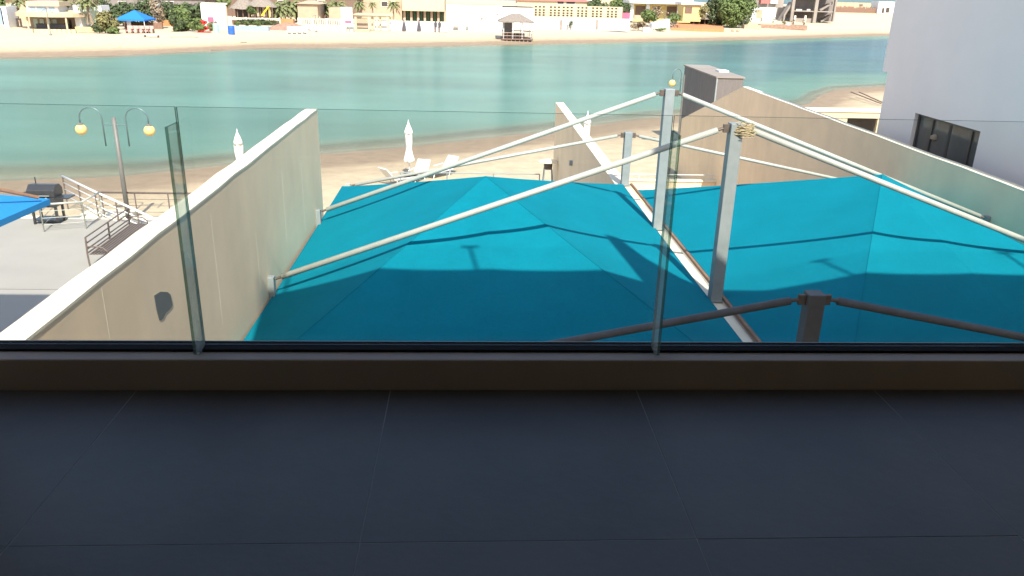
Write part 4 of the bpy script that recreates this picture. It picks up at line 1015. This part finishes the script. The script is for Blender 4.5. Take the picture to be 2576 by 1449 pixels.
fbox('wall', M['white'], t, 1124, 1262, 12, 76, Y=g.y, dep=9); fbox('parapet', M['cream'], t, 1122, 1345, 8, 12.4, Y=g.y-.1, dep=9)
fbox('side_wall', M['white'], t, 1262, 1342, 18, 76, Y=g.y+.3, dep=8)
windows(t, M['concrete'], g.y, [(1208, 1215, 44, 50), (1258-10, 1254, 34, 38)], 76)
for k, (px, w_) in enumerate(((1140, 14), (1172, 7))): fb('garden_table', M['concrete'], px, px+w_, 66+k*0, 70, ['low grey table at the foot of the blank white wall', 'small grey box at the foot of the blank white wall'][k], 'table', dep=.5, Y=g.y-.8)
# jetty hut on stilts
def hut():
    t, g = root('jetty_hut', 'grey hip roofed hut on stilts with a railed timber deck over the waterline', 'hut', 1298, 103)
    Y = g.y; xa = aty(1262, 100, Y).x; xb = aty(1340, 100, Y).x; zd = aty(1300, 97, Y).z; za = aty(1300, 53, Y).z; zt_ = aty(1300, 38, Y).z
    MB().box(xa, xb, Y-1, Y+4.5, zd-.18, zd).build('deck', M['brown'], t)
    for k in range(8):
        x = xa+.2+(xb-xa-.4)*k/7
        for dy in (-.8, 2, 4.3): MB().tube([(x, Y+dy, -1.0), (x, Y+dy, zd-.18)], .09, 6).build('stilt', M['concrete'], t)
        MB().tube([(x, Y-.9, zd), (x, Y-.9, zd+1.0)], .05, 5).build('rail_post', M['brown'], t)
    for z in (zd+.5, zd+1.0): MB().bar((xa, Y-.9, z), (xb, Y-.9, z), .08, .08).build('rail', M['canvas'], t)
    MB().bar((xa, Y-.8, zd-.9), (xb, Y-.8, zd-.9), .1, .12).build('brace', M['concrete'], t)
    for k in range(4):
        x = xa+.3+(xb-xa-.6)*k/3
        for dy in (-.6, 4): MB().tube([(x, Y+dy, zd), (x, Y+dy, za)], .08, 6).build('post', M['white'], t)
    x0, x1, y0_, y1_ = xa-.6, xb+.1, Y-1.6, Y+5.2; rx_ = (x1-x0)*.38
    V = [(x0, y0_, za), (x1, y0_, za), (x1, y1_, za), (x0, y1_, za), (x0+rx_, (y0_+y1_)/2, zt_+.2), (x1-rx_, (y0_+y1_)/2, zt_+.2)] + [(x0, y0_, za-.22), (x1, y0_, za-.22), (x1, y1_, za-.22), (x0, y1_, za-.22)]
    MB().add(V, [(0,1,5,4),(1,2,5),(2,3,4,5),(3,0,4),(0,6,7,1),(1,7,8,2),(2,8,9,3),(3,9,6,0),(9,8,7,6)]).build('roof', M['thatch'], t)
    MB().box(xa+.3, xa+2, Y+3.9, Y+4.0, zd, za-.3).build('screen', M['concdark'], t)
    MB().box(xa+1.5, xa+4.2, Y+2.6, Y+3.4, zd, zd+.75).build('sofa', M['charcoal'], t)
hut()
# perforated cream wall: every opening is a recess
t, g = root('perforated_wall', 'cream wall pierced by rows of small square openings above a white garden wall', 'wall', 1455, 50, Y=aty(1455, 76, ground(1455, 76).y).y+2.0); Y = g.y
zb_ = aty(1455, 45, Y).z; zt_ = aty(1455, 15, Y).z
colsx = []
for gx in (1343, 1381, 1413, 1450, 1487, 1525):
    for q in range(3): colsx.append(gx+2+q*10.0)
rowsy = [19.5, 27.5, 34, 40]
fbox('wall_body', M['thatch'], t, 1342, 1566, 15, 46, Y=Y+.45, dep=.4, base=gz(g.x, Y)-.2)
# front lattice: bars and ledges leave the openings free
edges = sorted(colsx); xsb = [1340]
for c0 in edges: xsb += [c0, c0+5.5]
xsb.append(1565)
for i in range(0, len(xsb)-1, 2):
    a = aty(xsb[i], 30, Y).x; b = aty(xsb[i+1], 30, Y).x; MB().box(a, b, Y, Y+.44, zb_-.02, zt_).build('mullion', M['cream'], t)
ysb = [15.02]
for r_ in rowsy: ysb += [r_-2.0, r_+2.0]
ysb.append(45.5)
a = aty(1340.5, 30, Y).x; b = aty(1564.5, 30, Y).x
for i in range(0, len(ysb)-1, 2): MB().box(a, b, Y-.012, Y+.43, aty(1455, ysb[i+1], Y).z, aty(1455, ysb[i], Y).z-.01).build('ledge', M['cream'], t)
t, g = root('white_wall', 'long low white wall below the perforated cream wall', 'wall', 1460, 76); wy = g.y
fbox('wall_body', M['white'], t, 1342, 1583, 47, 76, Y=wy, dep=.4); fbox('coping', M['coping'], t, 1341, 1584, 45, 47, Y=wy-.05, dep=.5)
for k, px in enumerate((1408, 1427, 1436, 1455, 1498)): 
    lab = ['narrow grey door in the long low white wall', 'dark garden torch before the long low white wall', 'dark climbing plant on the long low white wall', 'small white post before the long low white wall', 'grey doorway right of the middle of the long low white wall'][k]
    if k in (0, 4): fb('garden_door', M['concrete'], px, px+6, 50, 74, lab, 'door', dep=.1, Y=wy-.1)
    elif k == 2:
        q_, g2 = root('climber', lab, 'plant', px, 68, Y=wy-.4); leaves((g2.x, g2.y, g2.z+.7), .8, .2, 1.2, 90, .16, M['leafd'], 'foliage', q_, 5); MB().tube([(g2.x, g2.y, g2.z-.8), (g2.x, g2.y, g2.z+1.2)], .04, 5).build('stem', M['trunk'], q_)
    else: fb('garden_torch', M['charcoal'] if k == 1 else M['white'], px-1, px+1, 62 if k == 1 else 58, 75, lab, 'torch', dep=.15, Y=wy-.8)
for k in range(3):
    t, g = root('sunbed', ['left folding sunbed at the right end of the long white wall', 'middle folding sunbed at the right end of the long white wall', 'right folding sunbed at the right end of the long white wall'][k], 'sunbed', 1549+k*14, 75, 'folding sunbeds'); x, y, z = g.x, g.y-.3, g.z
    MB().bar((x-.8, y, z+.35), (x+.4, y, z+.35), .6, .06).build('seat', M['white'], t); MB().bar((x+.4, y, z+.35), (x+.8, y, z+.9), .6, .06).build('backrest', M['white'], t)
    for dx in (-.7, .3): MB().bar((x+dx, y-.25, z), (x+dx+.2, y-.25, z+.35), .06, .06).build('leg', M['concdark'], t)
fb('pink_store', M['pinksign'], 1566, 1584, 33, 50, 'small reddish store behind the end of the long white wall', 'store', dep=2, Y=wy+6)
# portico house
t, g = root('portico_house', 'white house with a framed portico and brown doors behind the bushes', 'house', 1650, 46, Y=222); Y = 222
fbox('roof', M['white'], t, 1584, 1756, 3, 10, Y=Y-1.5, dep=10); fbox('back_wall', M['yellow'], t, 1590, 1752, 10, 56, Y=Y+2, dep=.4)
fbox('upper_storey', M['cream'], t, 1600, 1745, -14, 3, Y=Y+1, dep=7); fbox('upper_roof', M['mauve'], t, 1596, 1750, -17, -14, Y=Y, dep=8)
for px in (1588, 1628, 1706, 1748): fbox('column', M['white'], t, px-4, px+4, 10, 52, Y=Y, dep=.8)
windows(t, M['brown'], Y+2, [(1597, 1622, 14, 42), (1640, 1660, 16, 34), (1676, 1702, 16, 40), (1722, 1735, 15, 38)], 50, 'door')
fbox('low_wall', M['canvas'], t, 1595, 1620, 38, 50, Y=Y-2, dep=.4)
tree('green bush before the portico, left of the lamp post', 1632, 58, 22, 50, M['leafm'], n=1600, Y=200)
tree('brownish bush among the greenery before the portico', 1648, 56, 12, 34, M['dry'], n=500, Y=205)
tree('green bush right of the lamp post', 1692, 56, 24, 40, M['leafm'], n=1300, Y=200)
tree('grey green tree beside the perforated wall end', 1572, 50, 4, 34, M['leafd'], n=1000, Y=214)
tree('dry brown shrub on the sand left of the white stairs', 1605, 77, 50, 44, M['dry'], n=900, size=.2, clumps=12)
tree('low green patch of grass under the white stairs', 1662, 79, 69, 40, M['leafm'], n=300, size=.16)
# stairs
t, g = root('white_stairs', 'slanted white stair block with a rocky edge on the sand', 'stairs', 1660, 68, Y=190)
a = aty(1640, 68, 190); b = aty(1684, 68, 190); z1 = aty(1684, 48, 190).z; V = [(a.x, 190, a.z-.3), (b.x, 190, a.z-.3), (b.x, 190, z1), (a.x, 190, a.z+.8)]
V += [(x, y+3, z) for x, y, z in V]; MB().add(V, [(0,1,2,3),(7,6,5,4),(0,4,5,1),(1,5,6,2),(2,6,7,3),(3,7,4,0)]).build('flight', M['white'], t)
leaves((b.x+1.2, 190, z1-1.4), 1.2, 1, 1.0, 120, .25, M['mound'], 'rock_edge', t, 5)
t, g = root('white_planter', 'small white block planter at the foot of the dry shrub', 'planter', 1626, 81); MB().box(g.x-.75, g.x+.75, g.y, g.y+1, g.z, g.z+1).build('pot', M['white'], t); MB().box(g.x-.65, g.x+.65, g.y+.1, g.y+.9, g.z+1.0, g.z+1.06).build('soil', M['mound'], t)
# orange terrace
V = [tuple(at(x, y, 1.4)) for x, y in ((1688, 71), (1822, 73), (1815, 58), (1705, 57))]
MB().add(V + [(x, y, z-.9) for x, y, z in V], [(0,1,2,3),(0,4,5,1),(1,5,6,2),(2,6,7,3),(3,7,4,0)]).build('clay_terrace', M['terracotta'], kind='structure')
thatched('low thatched hut with drooping fringe beside the big green tree', 1740, 1812, 35, 49, 66, aty(1775, 66, ground(1775, 66).y).y, False)
t, g = root('yellow_house', 'yellow house end with a brown door left of the low thatched hut', 'house', 1735, 52, Y=212); Y = 212
fbox('wall', M['yellow'], t, 1717, 1762, 12, 54, Y=Y, dep=6); fbox('roof', M['white'], t, 1714, 1766, 6, 12, Y=Y-.6, dep=7); windows(t, M['brown'], Y, [(1722, 1740, 17, 34)], 50, 'door')
tree('small yellow green tree right of the yellow house', 1768, 48, 10, 30, M['leafo'], n=600, Y=205)
tree('big dense green tree standing over the sand', 1842, 70, -26, 108, M['leafm'], n=6500, size=.34, clumps=34)
tree('darker half of the big tree on its left side', 1803, 66, -22, 70, M['leafd'], n=3200, size=.34, clumps=20)
# pots / stones on sand
for k, (px, py, w_, m_, lab) in enumerate(((1782, 65, 16, 'brown', 'round brown fire pit in front of the thatched hut'), (1756, 60, 12, 'white', 'small white table in front of the thatched hut'), (1843, 80, 8, 'canvas', 'left pinkish stone on the sand below the big tree'), (1856, 81, 8, 'canvas', 'right pinkish stone on the sand below the big tree'))):
    t, g = root('garden_stone' if k > 1 else ('fire_pit' if k == 0 else 'garden_table'), lab, 'stone' if k > 1 else ('fire pit' if k == 0 else 'table'), px, py)
    r_ = abs(aty(px+w_/2, py, g.y).x-g.x); MB().lathe([(r_*.7, 0), (r_, .25), (r_*.9, .5), (r_*.4, .7)], (g.x, g.y, g.z), 10, .08).build('body', M[m_], t)
# white house right of the tree
t, g = root('white_house', 'white house with a pink recess below grey terraces, right of the big tree', 'house', 1918, 60, Y=215); Y = 215
fbox('wall', M['white'], t, 1884, 1948, 19, 62, Y=Y, dep=6); windows(t, M['canvas'], Y, [(1901, 1916, 24, 46)], 50, frame=M['coping'])
fbox('upper_storey', M['concrete'], t, 1896, 1970, -4, 18, Y=Y+3, dep=6); fbox('awning', M['redroof'], t, 1914, 1936, -4, 9, Y=Y+1.5, dep=1.4); fbox('balcony', M['white'], t, 1938, 1956, -4, 9, Y=Y+2, dep=.8)
fbox('low_wall', M['cream'], t, 1876, 1950, 56, 66, Y=Y-6, dep=.5)
t, g = root('brown_bank', 'brown earth bank with dead plants before the white house', 'bank', 1970, 73)
fbox('earth', M['mound'], t, 1912, 2030, 63, 74, dep=5); fbox('stone_edge', M['canvas'], t, 1872, 1914, 63, 73, dep=2)
for i, px in enumerate((1912, 1942, 1970, 1995, 2022)):
    t, g = root('dead_plant', ['dead palm stump at the left of the brown bank', 'yellow green weed on the brown bank', 'green weed in the middle of the brown bank', 'dry weed near the right of the brown bank', 'dry stalk at the right end of the brown bank'][i], 'plant', px, 68)
    leaves((g.x, g.y, g.z+1.3), .9, .5, 1.1, 60, .2, M[['dry', 'leafo', 'leafm', 'dry', 'dry'][i]], 'foliage', t, 4); MB().tube([(g.x, g.y, g.z-.1), (g.x+.1, g.y, g.z+1.8)], .08, 5).build('stem', M['brown'], t)
t, g = root('white_urn', 'small white urn on the sand before the concrete frame', 'urn', 1979, 73); MB().lathe([(.3, 0), (.55, .5), (.6, 1.0), (.35, 1.2)], (g.x, g.y-.5, g.z), 12).build('body', M['white'], t); MB().lathe([(.3, 1.2), (.42, 1.35)], (g.x, g.y-.5, g.z), 12).build('rim', M['white'], t)
# unfinished concrete building
t, g = root('unfinished_building', 'unfinished raw concrete building with open floors and bare columns', 'building', 2035, 58); Y = g.y
fbox('floor_slab', M['concrete'], t, 1992, 2096, 27.5, 30, Y=Y, dep=12)
fbox('roof_slab', M['concrete'], t, 1985, 2100, -14, -9, Y=Y, dep=13)
for px, w_, yt_, yb_ in ((1990, 7, -9, 58), (2048, 8, -9, 58), (2096, 4, -9, 54), (1971, 4, 36, 58)): fbox('column', M['concrete'], t, px-w_/2, px+w_/2, yt_, yb_, Y=Y-.2, dep=.9)
for px in (1998, 2024): fbox('stub_column', M['coping'], t, px-2, px+2, 39, 62, Y=Y-2.2, dep=.5)
fbox('back_wall', M['concdark'], t, 1990, 2050, -9, 46, Y=Y+5, dep=.4); fbox('back_wall', M['concdark'], t, 2051, 2097, -9, 54, Y=Y+5, dep=.4)
fbox('low_wall', M['concrete'], t, 2000, 2046, 46, 58, Y=Y+.8, dep=.3)
for (p_, q_) in (((2060, 26), (2096, 4)), ((2062, 54), (2096, 33))):
    a = aty(p_[0], p_[1], Y+3); b = aty(q_[0], q_[1], Y+3); MB().bar(a, b, 2.0, .5).build('stair_flight', M['concrete'], t)
a = aty(1954, 62, Y+2); b = aty(1990, 6, Y+2); MB().bar(a, b, 2.5, .5).build('stair_flight', M['concrete'], t)
fbox('side_wall', M['concrete'], t, 1950, 1986, 16, 48, Y=Y+6, dep=.5)
for px, w_ in ((2010, 14), (2034, 8)): fbox('shelf_block', M['coping'], t, px-w_/2, px+w_/2, 23, 27.3, Y=Y+.5, dep=.5)
# reed fence and compound on the dune
t, g = root('reed_fence', 'brown reed fence on the dune at the right', 'fence', 2160, 34); Y = g.y
a = aty(2100, 34, Y).x; b = aty(2212, 34, Y).x; z0 = g.z-.3; z1 = aty(2160, 18, Y).z; mb = MB(); n = 90
for k in range(n):
    x = a+(b-a)*k/n; mb.box(x, x+(b-a)/n*.9, Y, Y+.15+random.uniform(0, .15), z0, z1+random.uniform(-.5, .35))
mb.build('reeds', M['reed'], t, kind='stuff'); fbox('kerb', M['canvas'], t, 2100, 2214, 32, 36, Y=Y-.6, dep=.5)
tagged(fbox('compound_wall', M['canvas'], None, 2098, 2222, 6.5, 20, Y=Y+22, dep=.6), 'long sand coloured compound wall behind the reed fence', 'wall')
t, g = root('gate_house', 'small white house with dark windows at the edge of the white villa', 'house', 2228, 34); fbox('wall', M['white'], t, 2206, 2246, 4, 36, Y=Y-1, dep=6); fbox('wall', M['cream'], t, 2170, 2206, 11, 17, Y=Y+4, dep=3); windows(t, M['dark'], Y-1, [(2217, 2223, 20, 33), (2227, 2236, 19, 32)], 30, frame=M['coping'])
# shrubs and rear tree belt closing gaps
for i, (x, yt, w_) in enumerate(((15, -20, 90), (110, -24, 70), (560, -14, 60), (880, -12, 60), (930, -12, 50), (1500, -6, 60), (1560, -10, 60), (1600, -12, 40), (1880, -12, 60))):
    labs = ['dark tree behind the far left edge', 'dark tree above the oval porch villa', 'tree behind the white screen', 'tree behind the white signboard', 'tree behind the pergola', 'tree above the perforated wall', 'dark tree left of the portico house', 'tree touching the portico roof', 'tree behind the big green tree on its right']
    tree(labs[i], x, 40, yt, w_, M['leafd'] if i % 2 else M['leafm'], n=1300, size=.4, Y=190+8*i)
# marks of low tide on the far sand
mb = MB()
for (x0, x1, y_) in ((532, 586, 127), (430, 500, 94), (604, 620, 107)):
    a = ground(x0, y_); b = ground(x1, y_); mb.tube([a.lerp(b, u/8)+Vector((0, random.uniform(-.15, .15), .03)) for u in range(9)], .07, 5)
tagged(mb.build('seaweed_line', M['brown']), 'dark strips of seaweed lying on the far wet sand', 'seaweed')
